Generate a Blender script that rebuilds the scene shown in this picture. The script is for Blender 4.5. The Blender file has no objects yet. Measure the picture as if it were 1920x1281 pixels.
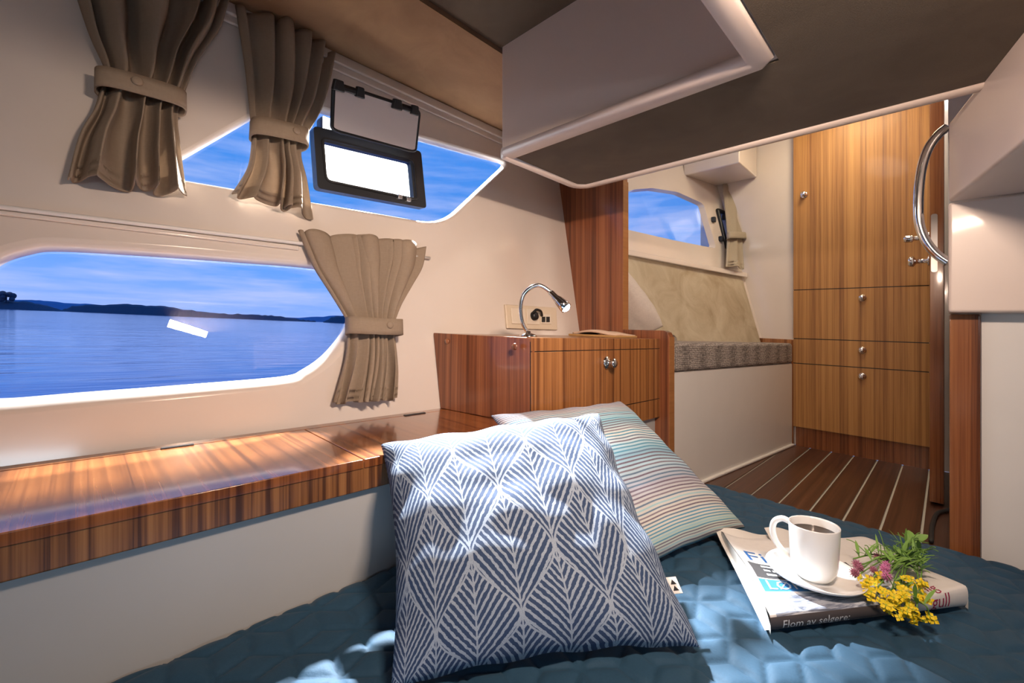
import bpy, bmesh, math, random
import numpy as np
from mathutils import Vector, Matrix, noise
from mathutils.geometry import tessellate_polygon
random.seed(7)
scene = bpy.context.scene
col = scene.collection
PI = math.pi
# ------------------------------------------------------------------ camera
F = 813.0; S = math.sqrt(.5); HEEL = .0435; CZ = .62      # focal length in pixels of the 1920x1281 frame; HEEL: slope of the boat
cam_d = bpy.data.cameras.new('camera'); cam = bpy.data.objects.new('camera', cam_d); col.objects.link(cam)
cam_d.sensor_width = 36; cam_d.lens = 36 * F / 1920; cam_d.clip_start = .02; cam_d.clip_end = 9000
cam.location = (0, 0, CZ); cam.rotation_euler = (PI / 2, 0, PI / 4)
scene.camera = cam
# ------------------------------------------------------------------ view
vs = scene.view_settings
vs.view_transform = 'Standard'; vs.look = 'None'; vs.gamma = 1; vs.use_curve_mapping = False
vs.exposure = 0.0
# ------------------------------------------------------------------ node helper
class NT:
    def __init__(s, tree): s.t = tree; s.n = tree.nodes; s.n.clear()
    def new(s, typ, **kw):
        nd = s.n.new(typ)
        for k, v in kw.items():
            if k.startswith('_'): setattr(nd, k[1:], v)
            else: s.set(nd, k, v)
        return nd
    def set(s, nd, k, v):
        key = k.replace('__', ' ')
        if key.isdigit(): key = int(key)
        sk = nd.inputs[key]
        if hasattr(v, 'is_output') and v.is_output: s.t.links.new(v, sk)
        elif isinstance(v, bpy.types.Node): s.t.links.new(v.outputs[0], sk)
        else: sk.default_value = v
    def m(s, op, a, b=0.0, c=0.0):
        nd = s.n.new('ShaderNodeMath'); nd.operation = op
        for i, v in enumerate((a, b, c)): s.set(nd, str(i), v)
        return nd.outputs[0]
    def ramp(s, fac, stops, interp='LINEAR'):
        nd = s.n.new('ShaderNodeValToRGB'); cr = nd.color_ramp; cr.interpolation = interp
        while len(cr.elements) > 1: cr.elements.remove(cr.elements[0])
        for i, (p, c) in enumerate(stops):
            e = cr.elements[0] if i == 0 else cr.elements.new(p)
            e.position = p; e.color = (*c, 1) if len(c) == 3 else c
        s.set(nd, 'Fac', fac); return nd.outputs[0]
    def mix(s, fac, a, b, blend='MIX'):
        nd = s.n.new('ShaderNodeMix'); nd.data_type = 'RGBA'; nd.blend_type = blend
        s.set(nd, '0', fac)
        for k, v in ((6, a), (7, b)):
            if isinstance(v, tuple): v = (*v, 1) if len(v) == 3 else v
            s.set(nd, str(k), v)
        return nd.outputs[2]
    def noise(s, vec, scale=5., detail=2., rough=.5, dist=0.):
        nd = s.n.new('ShaderNodeTexNoise')
        s.set(nd, 'Vector', vec); s.set(nd, 'Scale', scale); s.set(nd, 'Detail', detail); s.set(nd, 'Roughness', rough); s.set(nd, 'Distortion', dist)
        return nd.outputs[0]
    def map(s, vec, scale=(1, 1, 1), loc=(0, 0, 0), rot=(0, 0, 0)):
        nd = s.n.new('ShaderNodeMapping'); s.set(nd, 'Vector', vec); s.set(nd, 'Scale', scale); s.set(nd, 'Location', loc); s.set(nd, 'Rotation', rot)
        return nd.outputs[0]
    def tc(s, which='Object'): return s.n.new('ShaderNodeTexCoord').outputs[which]
    def bump(s, h, strength=.2, dist=.01):
        nd = s.n.new('ShaderNodeBump'); s.set(nd, 'Height', h); s.set(nd, 'Strength', strength); s.set(nd, 'Distance', dist); return nd.outputs[0]
# ------------------------------------------------------------------ world: dusk sky
w = bpy.data.worlds.new('dusk_sky'); scene.world = w; w.use_nodes = True
T = NT(w.node_tree)
vec = T.tc('Generated')
sep = T.new('ShaderNodeSeparateXYZ', Vector=vec)
up = T.m('ADD', sep.outputs[2], T.m('ADD', T.m('MULTIPLY', sep.outputs[0], .049), T.m('MULTIPLY', sep.outputs[1], .0107)))
base = T.ramp(up, [(0., (.28, .43, .90)), (.05, (.22, .41, .90)), (.12, (.10, .34, .88)), (.25, (.075, .29, .82)), (.6, (.05, .25, .80)), (1., (.03, .2, .7))])
cl = T.noise(T.map(vec, (2.2, 2.2, 19.)), 2.2, 4., .55)
clf = T.ramp(cl, [(.40, (0, 0, 0)), (.66, (1, 1, 1))])
fade = T.ramp(up, [(0., (1, 1, 1)), (.2, (.75, .75, .75)), (.45, (.16, .16, .16)), (1., (.05, .05, .05))])
skyc = T.mix(T.m('MULTIPLY', clf, T.m('MULTIPLY', fade, .95)), base, (.46, .55, .92))
bg = T.new('ShaderNodeBackground', Color=skyc, Strength=1.2)
wo = T.new('ShaderNodeOutputWorld', Surface=bg.outputs[0])
# ------------------------------------------------------------------ lights
def light(name, typ, loc, energy, color, target=None, **kw):
    d = bpy.data.lights.new(name, typ); o = bpy.data.objects.new(name, d); col.objects.link(o)
    o.location = loc; d.energy = energy; d.color = color
    for k, v in kw.items(): setattr(d, k, v)
    if target is not None: o.rotation_euler = (Vector(target) - Vector(loc)).to_track_quat('-Z', 'Y').to_euler()
    return o
# floodlight standing on the side deck, shining in through the port lights
FL = Vector((-1.55, 1.20, 1.65))
light('floodlight_beam', 'SPOT', FL, 1900, (1., .98, .95), (-.36, .48, .25), spot_size=math.radians(64), spot_blend=.35, shadow_soft_size=.03)
light('floodlight_lens_beam', 'SPOT', (-1.57, .80, 1.36), 520, (1., .93, .85), (-1.06, -.10, .42), spot_size=math.radians(50), spot_blend=.5, shadow_soft_size=.05)
# cabin lamps, then two added fill lights
light('soffit_lamp', 'AREA', (.04, .34, 1.068), 10.5, (1., .74, .57), (-.9, 1.15, .50), shape='RECTANGLE', size=.20, size_y=.03, spread=math.radians(145))
light('overhead_lamp', 'AREA', (-.55, -.60, 1.32), .5, (1., .80, .64), (-.6, .0, .3), shape='DISK', size=.25)
light('saloon_lamp', 'AREA', (-.32, 2.50, 1.90), 5.5, (1., .80, .52), (-.32, 2.75, 0), shape='DISK', size=.3)
light('saloon_side_lamp', 'AREA', (-.30, 1.75, 1.85), 4.5, (1., .88, .78), (-.8, 2.2, .5), shape='DISK', size=.25)
light('doorway_wall_fill', 'AREA', (-.0, 2.6, 1.9), 2.5, (1., .95, .9), (.01, 2.93, 1.3), shape='DISK', size=.08)  # added to brighten the white wall strip beside the open door
light('starboard_fill', 'AREA', (.95, -.30, .72), 2.6, (.74, .87, 1.), (-.7, .1, .3), shape='RECTANGLE', size=.6, size_y=.10)  # added cool fill before the closed right wall; no window there

# ------------------------------------------------------------------ geometry helpers
def H(p): return Vector((p[0], p[1], p[2] - HEEL * p[0]))
def ray(u, v):
    r = u - 960.; x = (r - F) * S; y = (r + F) * S
    return x, y, (640.5 - v) + HEEL * x
WL = (1, 0, .167, -.9745)                       # inside face of the hull side (port)
H2A, H2B = .227, .265                           # hull side forward, by the settee
HL2 = (1, -H2A, H2B, -.8936 - H2A * 2.9 + H2B * .995)
def P(u, v, X=None, Y=None, Z=None, D=None, pl=None, off=0.):
    x, y, z = ray(u, v)
    if X is not None: s = X / x
    elif Y is not None: s = Y / y
    elif Z is not None: s = (Z - CZ) / z
    elif D is not None: s = D / F
    else:
        a, b, c, d = pl; s = (d + off - c * CZ) / (a * x + b * y + c * z)
    return Vector((x * s, y * s, CZ + z * s))
def wallx(z, off=0.): return -.9745 - .167 * z + off
def hull2x(y, z, off=0.): return HL2[3] + H2A * y - H2B * z + off

class B:
    def __init__(s): s.v = []; s.f = []; s.uv = {}; s.fm = []
    def add(s, vs_, fs_, mi=0):
        o = len(s.v); s.v += [Vector(p) for p in vs_]; s.f += [tuple(i + o for i in f) for f in fs_]; s.fm += [mi] * len(fs_)
        return s
    def box(s, x0, x1, y0, y1, z0, z1, mi=0):
        return s.hexa([(x0, y0), (x1, y0), (x1, y1), (x0, y1)], z0, z1, mi)
    def hexa(s, xy, z0, z1, mi=0):
        n = len(xy)
        vs_ = [(x, y, z0) for x, y in xy] + [(x, y, z1) for x, y in xy]
        fs_ = [tuple(range(n - 1, -1, -1)), tuple(range(n, 2 * n))] + [(i, (i + 1) % n, n + (i + 1) % n, n + i) for i in range(n)]
        return s.add(vs_, fs_, mi)
    def slab(s, pts, ext, mi=0):                # planar polygon extruded along a vector
        n = len(pts); e = Vector(ext)
        vs_ = [Vector(p) for p in pts] + [Vector(p) + e for p in pts]
        fs_ = [tuple(range(n - 1, -1, -1)), tuple(range(n, 2 * n))] + [(i, (i + 1) % n, n + (i + 1) % n, n + i) for i in range(n)]
        return s.add(vs_, fs_, mi)
    def tube(s, pts, r, n=10, closed=False, mi=0, cap=True):
        pts = [Vector(p) for p in pts]; N = len(pts); rings = []; up_ = None
        for i, p in enumerate(pts):
            a = pts[i - 1] if (i > 0 or closed) else p; b = pts[(i + 1) % N] if (i < N - 1 or closed) else p
            t = (b - a).normalized()
            if up_ is None: up_ = t.orthogonal().normalized()
            up_ = (up_ - t * up_.dot(t)).normalized(); bi = t.cross(up_)
            rr = r[i] if isinstance(r, (list, tuple)) else r
            rings.append([p + (up_ * math.cos(2 * PI * k / n) + bi * math.sin(2 * PI * k / n)) * rr for k in range(n)])
        vs_ = [q for rg in rings for q in rg]; fs_ = []
        for i in range(N if closed else N - 1):
            j = (i + 1) % N
            for k in range(n): fs_.append((i * n + k, i * n + (k + 1) % n, j * n + (k + 1) % n, j * n + k))
        if cap and not closed: fs_ += [tuple(range(n - 1, -1, -1)), tuple((N - 1) * n + k for k in range(n))]
        return s.add(vs_, fs_, mi)
    def lathe(s, prof, n=32, M=None, mi=0):     # prof: (r, h) about local z, M: 4x4
        M = M or Matrix(); vs_ = []; fs_ = []; m = len(prof)
        for r, h in prof:
            for k in range(n): a = 2 * PI * k / n; vs_.append(M @ Vector((r * math.cos(a), r * math.sin(a), h)))
        for i in range(m - 1):
            for k in range(n): fs_.append((i * n + k, i * n + (k + 1) % n, (i + 1) * n + (k + 1) % n, (i + 1) * n + k))
        return s.add(vs_, fs_, mi)
    def grid(s, fn, nu, nv, uv=True, mi=0, closed_u=False):
        o = len(s.v); vs_ = []; 
        for j in range(nv + 1):
            for i in range(nu + 1): vs_.append(fn(i / nu, j / nv))
        if uv:
            for j in range(nv + 1):
                for i in range(nu + 1): s.uv[o + j * (nu + 1) + i] = (i / nu, j / nv)
        fs_ = [(j * (nu + 1) + i, j * (nu + 1) + i + 1, (j + 1) * (nu + 1) + i + 1, (j + 1) * (nu + 1) + i) for j in range(nv) for i in range(nu)]
        return s.add(vs_, fs_, mi)

ORG = {}
def mesh_of(name, b, mat, org, heel=True, smooth=False, weld=False):
    me = bpy.data.meshes.new(name)
    vv = [(H(p) if heel else p) - org for p in b.v]
    me.from_pydata([tuple(p) for p in vv], [], b.f)
    mats = mat if isinstance(mat, (list, tuple)) else [mat]
    for m_ in mats: me.materials.append(m_)
    if len(mats) > 1: me.polygons.foreach_set('material_index', b.fm)
    if b.uv:
        ul = me.uv_layers.new(name='UVMap')
        for lp in me.loops: ul.data[lp.index].uv = b.uv.get(lp.vertex_index, (0, 0))
    if weld or True:
        bm = bmesh.new(); bm.from_mesh(me)
        if weld: bmesh.ops.remove_doubles(bm, verts=bm.verts, dist=1e-5)
        bmesh.ops.recalc_face_normals(bm, faces=bm.faces); bm.to_mesh(me); bm.free()
    if smooth: me.polygons.foreach_set('use_smooth', [True] * len(me.polygons))
    me.update(); return me
def obj(name, b, mat, parent=None, heel=True, smooth=False, bevel=0., weld=False, seg=2, local=False, angle=35):
    """one mesh object; b.v are absolute boat coordinates (local=True: coordinates of the parent)"""
    if parent is None:
        pts = [H(p) if heel else p for p in b.v]
        org = Vector(((min(p.x for p in pts) + max(p.x for p in pts)) / 2, (min(p.y for p in pts) + max(p.y for p in pts)) / 2, min(p.z for p in pts)))
    else: org = Vector() if local else ORG[parent.name]
    me = mesh_of(name, b, mat, org, heel and not local, smooth, weld)
    o = bpy.data.objects.new(name, me); col.objects.link(o)
    if parent is None: o.location = org; ORG[o.name] = org
    else: o.parent = parent; ORG[o.name] = org
    if bevel:
        md = o.modifiers.new('bevel', 'BEVEL'); md.width = bevel; md.segments = seg; md.limit_method = 'ANGLE'; md.angle_limit = math.radians(angle)
        me.polygons.foreach_set('use_smooth', [True] * len(me.polygons))
        md2 = o.modifiers.new('wn', 'WEIGHTED_NORMAL')
    return o
def tag(o, label=None, cat=None, group=None, kind=None):
    if label: o['label'] = label
    if cat: o['category'] = cat
    if group: o['group'] = group
    if kind: o['kind'] = kind
    return o
def thing(name, label, cat, loc, group=None, kind=None, tilt=False, rotz=0.):
    o = bpy.data.objects.new(name, None); col.objects.link(o); o.empty_display_size = .05
    o.location = H(loc); ORG[o.name] = H(loc).copy()
    if tilt: o.matrix_world = Matrix.Translation(H(loc)) @ Matrix.Rotation(math.atan(HEEL), 4, 'Y') @ Matrix.Rotation(rotz, 4, 'Z')
    return tag(o, label, cat, group, kind)
def struct(name, b, mat, parent=None, label=None, **kw):
    o = obj(name, b, mat, parent, **kw)
    if parent is None: o['kind'] = 'structure'
    if label: o['label'] = label
    return o

# ------------------------------------------------------------------ materials
def principled(name, color=None, rough=.5, metal=0., coat=0., **kw):
    m_ = bpy.data.materials.new(name); m_.use_nodes = True
    t = NT(m_.node_tree); p = t.new('ShaderNodeBsdfPrincipled'); o = t.new('ShaderNodeOutputMaterial', Surface=p.outputs[0])
    if color is not None: p.inputs['Base Color'].default_value = (*color, 1)
    p.inputs['Roughness'].default_value = rough; p.inputs['Metallic'].default_value = metal; p.inputs['Coat Weight'].default_value = coat
    p.inputs['Coat Roughness'].default_value = .08
    for k, v in kw.items(): t.set(p, k, v)
    return m_, t, p
def m_gelcoat(name, c, rough=.22, coat=.4):
    m_, t, p = principled(name, c, rough, 0, coat)
    n = t.noise(t.tc('Object'), 9., 3.)
    t.set(p, 'Base Color', t.mix(n, tuple(x * .96 for x in c), tuple(min(1, x * 1.03) for x in c)))
    t.set(p, 'Normal', t.bump(t.noise(t.tc('Object'), 3.5, 1.), .06, .02))
    return m_
def m_teak(name, axis, light_, mid, dark, freq=55., rough=.3, coat=.35, contrast=1., planks=0., off=0.):
    m_, t, p = principled(name, light_, rough, 0, coat)
    v = t.tc('Object')
    def band(along, across, scale, detail, o_):
        sc = [along] * 3; sc[axis] = across
        return t.noise(t.map(v, tuple(sc), (off + o_, off * 1.7 + o_, off * .6)), scale, detail, .6)
    n2 = band(.004, 1., 75., 2., 0.)
    n3 = band(.01, 1., 26., 2., 3.)
    n4 = band(.012, 1., 330., 2., 7.)
    f = t.m('ADD', t.m('MULTIPLY', n2, .55), t.m('ADD', t.m('MULTIPLY', n3, .55), t.m('MULTIPLY', n4, .35)))
    f = t.m('ADD', t.m('MULTIPLY', t.m('SUBTRACT', f, .725), 2.3 * contrast), .5)
    c = t.ramp(f, [(.0, light_), (.42, mid), (.78, dark), (1., tuple(x * .7 for x in dark))])
    t.set(p, 'Base Color', c)
    t.set(p, 'Normal', t.bump(n4, .05, .002))
    return m_
def m_suede(name, c1, c2, scale=7.):
    m_, t, p = principled(name, c1, .95)
    v = t.tc('Object')
    n = t.noise(v, scale, 5., .6, .8)
    t.set(p, 'Base Color', t.mix(t.ramp(n, [(.35, (0, 0, 0)), (.68, (1, 1, 1))]), c1, c2))
    p.inputs['Sheen Weight'].default_value = .25; p.inputs['Sheen Roughness'].default_value = .4
    t.set(p, 'Normal', t.bump(t.noise(v, 700., 2.), .25, .002))
    return m_
GEL = m_gelcoat('gelcoat_cream', (.76, .69, .63), .16, .5)
GELM = m_gelcoat('gelcoat_satin', (.74, .635, .575), .38, .15)
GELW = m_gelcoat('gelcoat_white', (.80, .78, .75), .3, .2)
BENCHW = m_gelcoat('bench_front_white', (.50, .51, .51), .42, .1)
TEAK_L, TEAK_M, TEAK_D = (.50, .235, .085), (.36, .150, .048), (.17, .060, .020)
TKX = m_teak('teak_veneer_x', 0, TEAK_L, TEAK_M, TEAK_D)
TKY = m_teak('teak_veneer_y', 1, TEAK_L, TEAK_M, TEAK_D)
TKB = m_teak('teak_bench_top', 1, (.40, .155, .05), (.28, .095, .028), (.10, .030, .012), rough=.22, coat=.6, contrast=.9)
TKN = m_teak('teak_nosing', 1, (.40, .19, .07), (.26, .11, .038), (.09, .034, .014), rough=.35, coat=.3, contrast=1.3)
TKW = m_teak('teak_wardrobe', 0, (.56, .30, .095), (.44, .215, .062), (.27, .115, .033), rough=.5, coat=.05)
TKK = m_teak('teak_bulkhead', 0, (.40, .155, .065), (.27, .092, .038), (.13, .042, .020), rough=.3, coat=.35)
TKP = m_teak('teak_post', 0, (.34, .135, .045), (.24, .08, .026), (.10, .032, .012), rough=.25, coat=.5, contrast=1.)
TKE = m_teak('teak_edge', 2, (.44, .20, .075), (.40, .175, .06), (.30, .12, .04), rough=.4, contrast=.5)
PLK = m_teak('plank_dark_teak', 0, (.115, .048, .024), (.080, .031, .016), (.042, .016, .010), rough=.3, coat=.2)
CAULK = principled('white_caulk', (.62, .60, .52), .6)[0]
SUEDE = m_suede('brown_suede', (.34, .195, .095), (.26, .14, .065))
SUEDED = m_suede('dark_suede', (.13, .092, .055), (.095, .064, .036))
SUEDEB = m_suede('beige_suede', (.56, .49, .36), (.38, .30, .19), 6.)
CHROME = principled('chrome', (.80, .81, .83), .10, 1.)[0]
STEEL = principled('brushed_steel', (.55, .53, .52), .3, 1.)[0]
BLACK = principled('black_plastic', (.012, .013, .015), .35)[0]
RUBBER = principled('black_rubber', (.015, .015, .016), .6)[0]
DKGREY = principled('dark_grey_frame', (.035, .038, .042), .3)[0]
IVORY = principled('ivory_plastic', (.72, .62, .48), .3)[0]
IVORY2 = principled('ivory_plastic_light', (.78, .70, .58), .3)[0]
CER = principled('white_ceramic', (.80, .80, .79), .12, 0, .5)[0]
WHITEP = principled('white_plastic', (.78, .76, .74), .35)[0]

def m_glass(name, tint, gloss=.06, rough=.0):
    m_ = bpy.data.materials.new(name); m_.use_nodes = True; t = NT(m_.node_tree)
    tr = t.new('ShaderNodeBsdfTransparent', Color=(*tint, 1)); gl = t.new('ShaderNodeBsdfGlossy', Color=(1, 1, 1, 1), Roughness=rough)
    g_ = t.new('ShaderNodeNewGeometry'); dp = t.new('ShaderNodeVectorMath', _operation='DOT_PRODUCT'); t.set(dp, '0', g_.outputs['Normal']); t.set(dp, '1', g_.outputs['Incoming'])
    fr = t.m('ADD', .035, t.m('MULTIPLY', .965, t.m('POWER', t.m('SUBTRACT', 1., t.m('ABSOLUTE', dp.outputs['Value'])), 5.)))
    mx = t.new('ShaderNodeMixShader'); t.set(mx, '0', fr); t.set(mx, '1', tr.outputs[0]); t.set(mx, '2', gl.outputs[0])
    t.new('ShaderNodeOutputMaterial', Surface=mx.outputs[0]); return m_
GLASS = m_glass('window_glass', (.93, .96, 1.))
GLASST = m_glass('window_glass_tinted', (.93, .955, .985))
m_, t, p = principled('frosted_acrylic', (.75, .68, .66), .25)
trl = t.new('ShaderNodeBsdfTranslucent', Color=(.9, .8, .78, 1)); mx = t.new('ShaderNodeMixShader'); t.set(mx, '0', .45)
t.set(mx, '1', p.outputs[0]); t.set(mx, '2', trl.outputs[0]); t.new('ShaderNodeOutputMaterial', Surface=mx.outputs[0]); FROST = m_

def m_linen(name, c, trans=.22, sc=900.):
    m_, t, p = principled(name, c, .9)
    uv = t.tc('UV'); v = t.tc('Object')
    n = t.noise(t.map(v, (1, 1, .25)), 260., 3.); n2 = t.noise(t.map(v, (.3, .3, 1)), 320., 2.)
    f = t.m('MULTIPLY', t.m('ADD', n, n2), .5)
    t.set(p, 'Base Color', t.mix(f, tuple(x * .8 for x in c), tuple(x * 1.15 for x in c)))
    t.set(p, 'Normal', t.bump(f, .3, .002))
    trl = t.new('ShaderNodeBsdfTranslucent', Color=(*tuple(min(1, x * 1.2) for x in c), 1)); mx = t.new('ShaderNodeMixShader'); t.set(mx, '0', trans)
    t.set(mx, '1', p.outputs[0]); t.set(mx, '2', trl.outputs[0])
    out = [n_ for n_ in t.n if n_.type == 'OUTPUT_MATERIAL'][0]; t.set(out, 'Surface', mx.outputs[0])
    return m_
LINEN = m_linen('beige_linen', (.40, .315, .235))
LINEN2 = m_linen('pale_olive_linen', (.52, .46, .36))

# ------------------------------------------------------------------ contour helpers
def rounded(pts, rads, n=8):
    out = []; N = len(pts)
    for i in range(N):
        a, b_, c = (Vector(pts[i - 1]), Vector(pts[i]), Vector(pts[(i + 1) % N])); r = rads[i] if isinstance(rads, (list, tuple)) else rads
        d1 = (a - b_).normalized(); d2 = (c - b_).normalized(); L = min(r, (a - b_).length * .48, (c - b_).length * .48)
        p0, p2 = b_ + d1 * L, b_ + d2 * L
        for k in range(n + 1):
            t_ = k / n; out.append((1 - t_) ** 2 * p0 + 2 * t_ * (1 - t_) * b_ + t_ * t_ * p2)
    return out
def catmull(pts, n=8, closed=True):
    pts = [Vector(p) for p in pts]; N = len(pts); out = []
    for i in range(N if closed else N - 1):
        if closed: p0, p1, p2, p3 = pts[i - 1], pts[i], pts[(i + 1) % N], pts[(i + 2) % N]
        else: p0, p1, p2, p3 = pts[max(i - 1, 0)], pts[i], pts[i + 1], pts[min(i + 2, N - 1)]
        for k in range(n):
            t_ = k / n
            out.append(.5 * ((2 * p1) + (p2 - p0) * t_ + (2 * p0 - 5 * p1 + 4 * p2 - p3) * t_ ** 2 + (3 * p1 - p0 - 3 * p2 + p3) * t_ ** 3))
    if not closed: out.append(pts[-1])
    return out
def offset2(pts, d):
    N = len(pts); A = sum(pts[i - 1].x * pts[i].y - pts[i].x * pts[i - 1].y for i in range(N)); sg = 1 if A > 0 else -1
    out = []
    for i in range(N):
        t_ = (pts[(i + 1) % N] - pts[i - 1]); t_ = t_.normalized() if t_.length > 1e-9 else Vector((1, 0))
        out.append(pts[i] + Vector((t_.y, -t_.x)) * d * sg)
    return out
def wall_with_holes(outer, holes, to3):
    polys = [[Vector((p[0], p[1], 0)) for p in outer]] + [[Vector((p[0], p[1], 0)) for p in h] for h in holes]
    flat = [p for pl in polys for p in pl]; b = B()
    b.add([to3(p.x, p.y) for p in flat], [tuple(tr) for tr in tessellate_polygon(polys)]); return b

# ------------------------------------------------------------------ STRUCTURE: hull side with two windows
WOFF = -.032
def yz(u, v, off=0.): p = P(u, v, pl=WL, off=off); return Vector((p.y, p.z))
low_px = [(-75, 640), (-62, 560), (0, 500), (58, 478), (117, 472.5), (273, 481), (430, 492), (585, 504.6), (632, 520), (658, 556), (648, 608), (609, 661), (566, 693), (527, 706), (351, 721), (150, 736), (0, 747), (-58, 735)]
low_glass = catmull([yz(u, v, WOFF) for u, v in low_px], 6)
upp = [(290, 331), (528, 193), (944, 309), (822, 422)]
upp_glass = rounded([yz(u, v, WOFF * .8) for u, v in upp], [.03, .06, .035, .09], 8)
low_wall = offset2(low_glass, .022); upp_wall = offset2(upp_glass, .012)
Y0, Y1 = -1.25, 1.474
b = wall_with_holes([(Y0, -.02), (Y1 + .03, -.02), (Y1 + .03, 1.40), (Y0, 1.40)], [low_wall, upp_wall], lambda y, z: Vector((wallx(z), y, z)))
wall_l = struct('wall_left', b, GEL)
def reveal(name, wall_c, glass_c, off, par):
    b = B(); N = len(wall_c); R = 5
    rows = []
    for k in range(R + 1):
        t_ = k / R; e = 1 - (1 - t_) ** 2
        rows.append([Vector((0, *(wall_c[i].lerp(glass_c[i], e)))) for i in range(N)])
        for i in range(N):
            q = rows[-1][i]; q.x = wallx(q.z, off * t_ ** 2 * .999)
    vs_ = [q for r in rows for q in r]
    fs_ = [(k * N + i, k * N + (i + 1) % N, (k + 1) * N + (i + 1) % N, (k + 1) * N + i) for k in range(R) for i in range(N)]
    b.add(vs_, fs_); return obj(name, b, GEL, par, smooth=True)
reveal('window_reveal', low_wall, low_glass, WOFF, wall_l)
reveal('window_reveal', upp_wall, upp_glass, WOFF * .8, wall_l)
def pane(name, contour, off, mat, par=None):
    b = B(); n = len(contour)
    ring = [Vector((wallx(p.y, off), p.x, p.y)) for p in contour]
    b.slab(ring, (-.006, 0, 0)); return b
for i, (c_, o_, m2) in enumerate(((low_glass, WOFF, GLASS), (upp_glass, WOFF * .8, GLASST))):
    if i == 0:
        struct('window_1', pane('g', offset2(c_, .004), o_, m2), m2, label='long rounded lower window over the teak bench')
# upper window glass with an opening where the port light sits
PO = WOFF * .8
port_out = rounded([yz(u, v, PO) for u, v in [(582, 240), (783, 287), (793, 393), (590, 356)]], .012, 4)
port_in = rounded([yz(u, v, PO) for u, v in [(603, 268), (766, 307), (772, 373), (610, 339)]], .008, 4)
b = wall_with_holes(offset2(upp_glass, .004), [offset2(port_out, -.012)], lambda y, z: Vector((wallx(z, PO), y, z)))
win2 = struct('window_2', b, GLASST, label='tapered upper window holding a small opening port light')
md = win2.modifiers.new('thick', 'SOLIDIFY'); md.thickness = .005; md.offset = 0
# cornice along the ceiling
b = B()
for (o1, z0, z1) in ((.018, 1.335, 1.365), (.010, 1.315, 1.337)):
    b.slab([(wallx(z0), Y0, z0), (wallx(z0, o1), Y0, z0), (wallx(z1, o1), Y0, z1), (wallx(z1), Y0, z1)], (0, Y1 - Y0, 0))
struct('trim_1', b, GEL, label='cream cornice under the ceiling above the upper window', bevel=.004)

# ------------------------------------------------------------------ ceiling, soffit
CEIL = 1.365; SZ = 1.08; SXL, SXI, SYN, SYF = -.853, -.242, .805, 1.165
def B_box(*a): return B().box(*a)
ceil = struct('ceiling', B_box(-1.3, SXL, Y0, 1.50, CEIL, CEIL + .05), SUEDE)
struct('overhead_panel', B_box(SXL, .03, SYF + .004, 1.50, CEIL, CEIL + .05), SUEDE, ceil)  # unseen slab added to block the saloon lamp's reflection in the upper window
struct('overhead_panel', B_box(SXL + .002, .3, Y0, SYN + .01, CEIL + .012, CEIL + .06), SUEDED, ceil)
# white deck moulding that hangs below the ceiling, L-shaped in plan
Lxy = [(SXL, SYN), (SXI, SYN), (SXI, Y0), (1.05, Y0), (1.05, SYF), (SXL, SYF)]
b = B(); b.hexa([(SXL + .006, SYN + .003), (SXI + .006, SYN + .003), (SXI + .006, Y0), (1.05, Y0), (1.05, SYF - .012), (SXL + .006, SYF - .012)], SZ + .006, CEIL + .02)
struct('deck_moulding', b, GELM, ceil, bevel=.004)
ins = .03
b = B(); b.hexa([(SXL + ins, SYN + ins * .8), (SXI + ins * 1.5, SYN + ins * .8), (SXI + ins * 1.5, Y0), (.10, Y0), (.10, SYF - ins), (SXL + ins + .02, SYF - ins), (SXL + ins, SYF - ins - .02)], SZ + .002, SZ + .012)
struct('soffit_panel', b, SUEDED, ceil)
# rounded rim around the soffit
def rimbar(pts, w_, h_, name):
    b = B(); pts = [Vector(p) for p in pts]; n = 12; rings = []
    for i, p in enumerate(pts):
        a = pts[max(i - 1, 0)]; c = pts[min(i + 1, len(pts) - 1)]
        if 0 < i < len(pts) - 1:
            t1 = (p - a).normalized(); t2 = (c - p).normalized(); t_ = (t1 + t2).normalized(); sc = 1 / max(.5, t_.dot(t1))
        else: t_ = (c - a).normalized(); sc = 1
        sd = t_.cross(Vector((0, 0, 1))).normalized() * sc
        rings.append([p + sd * w_ * math.copysign(abs(math.cos(2 * PI * k / n)) ** .6, math.cos(2 * PI * k / n)) + Vector((0, 0, h_ * math.copysign(abs(math.sin(2 * PI * k / n)) ** .6, math.sin(2 * PI * k / n)))) for k in range(n)])
    vs_ = [q for r in rings for q in r]; fs_ = [(i * n + k, i * n + (k + 1) % n, (i + 1) * n + (k + 1) % n, (i + 1) * n + k) for i in range(len(pts) - 1) for k in range(n)]
    fs_ += [tuple(range(n)), tuple((len(pts) - 1) * n + k for k in range(n))]
    b.add(vs_, fs_); return struct(name, b, GELM, ceil, smooth=True)
rimbar([(SXI + .022, Y0, SZ + .010), (SXI + .022, SYN - .0, SZ + .010), (SXI + .010, SYN + .012, SZ + .010), (SXL + .02, SYN + .012, SZ + .010)], .021, .013, 'soffit_rim')
arc = [(SXL + .014, SYN + .005, SZ + .012), (SXL + .014, SYF - .06, SZ + .012)] + [(SXL + .06 - .046 * math.cos(a), SYF - .06 + .045 * math.sin(a), SZ + .012) for a in (.4, .8, 1.2)] + [(SXL + .07, SYF - .015, SZ + .012), (.12, SYF - .015, SZ + .012)]
rimbar(arc, .015, .017, 'soffit_rim')

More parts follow.
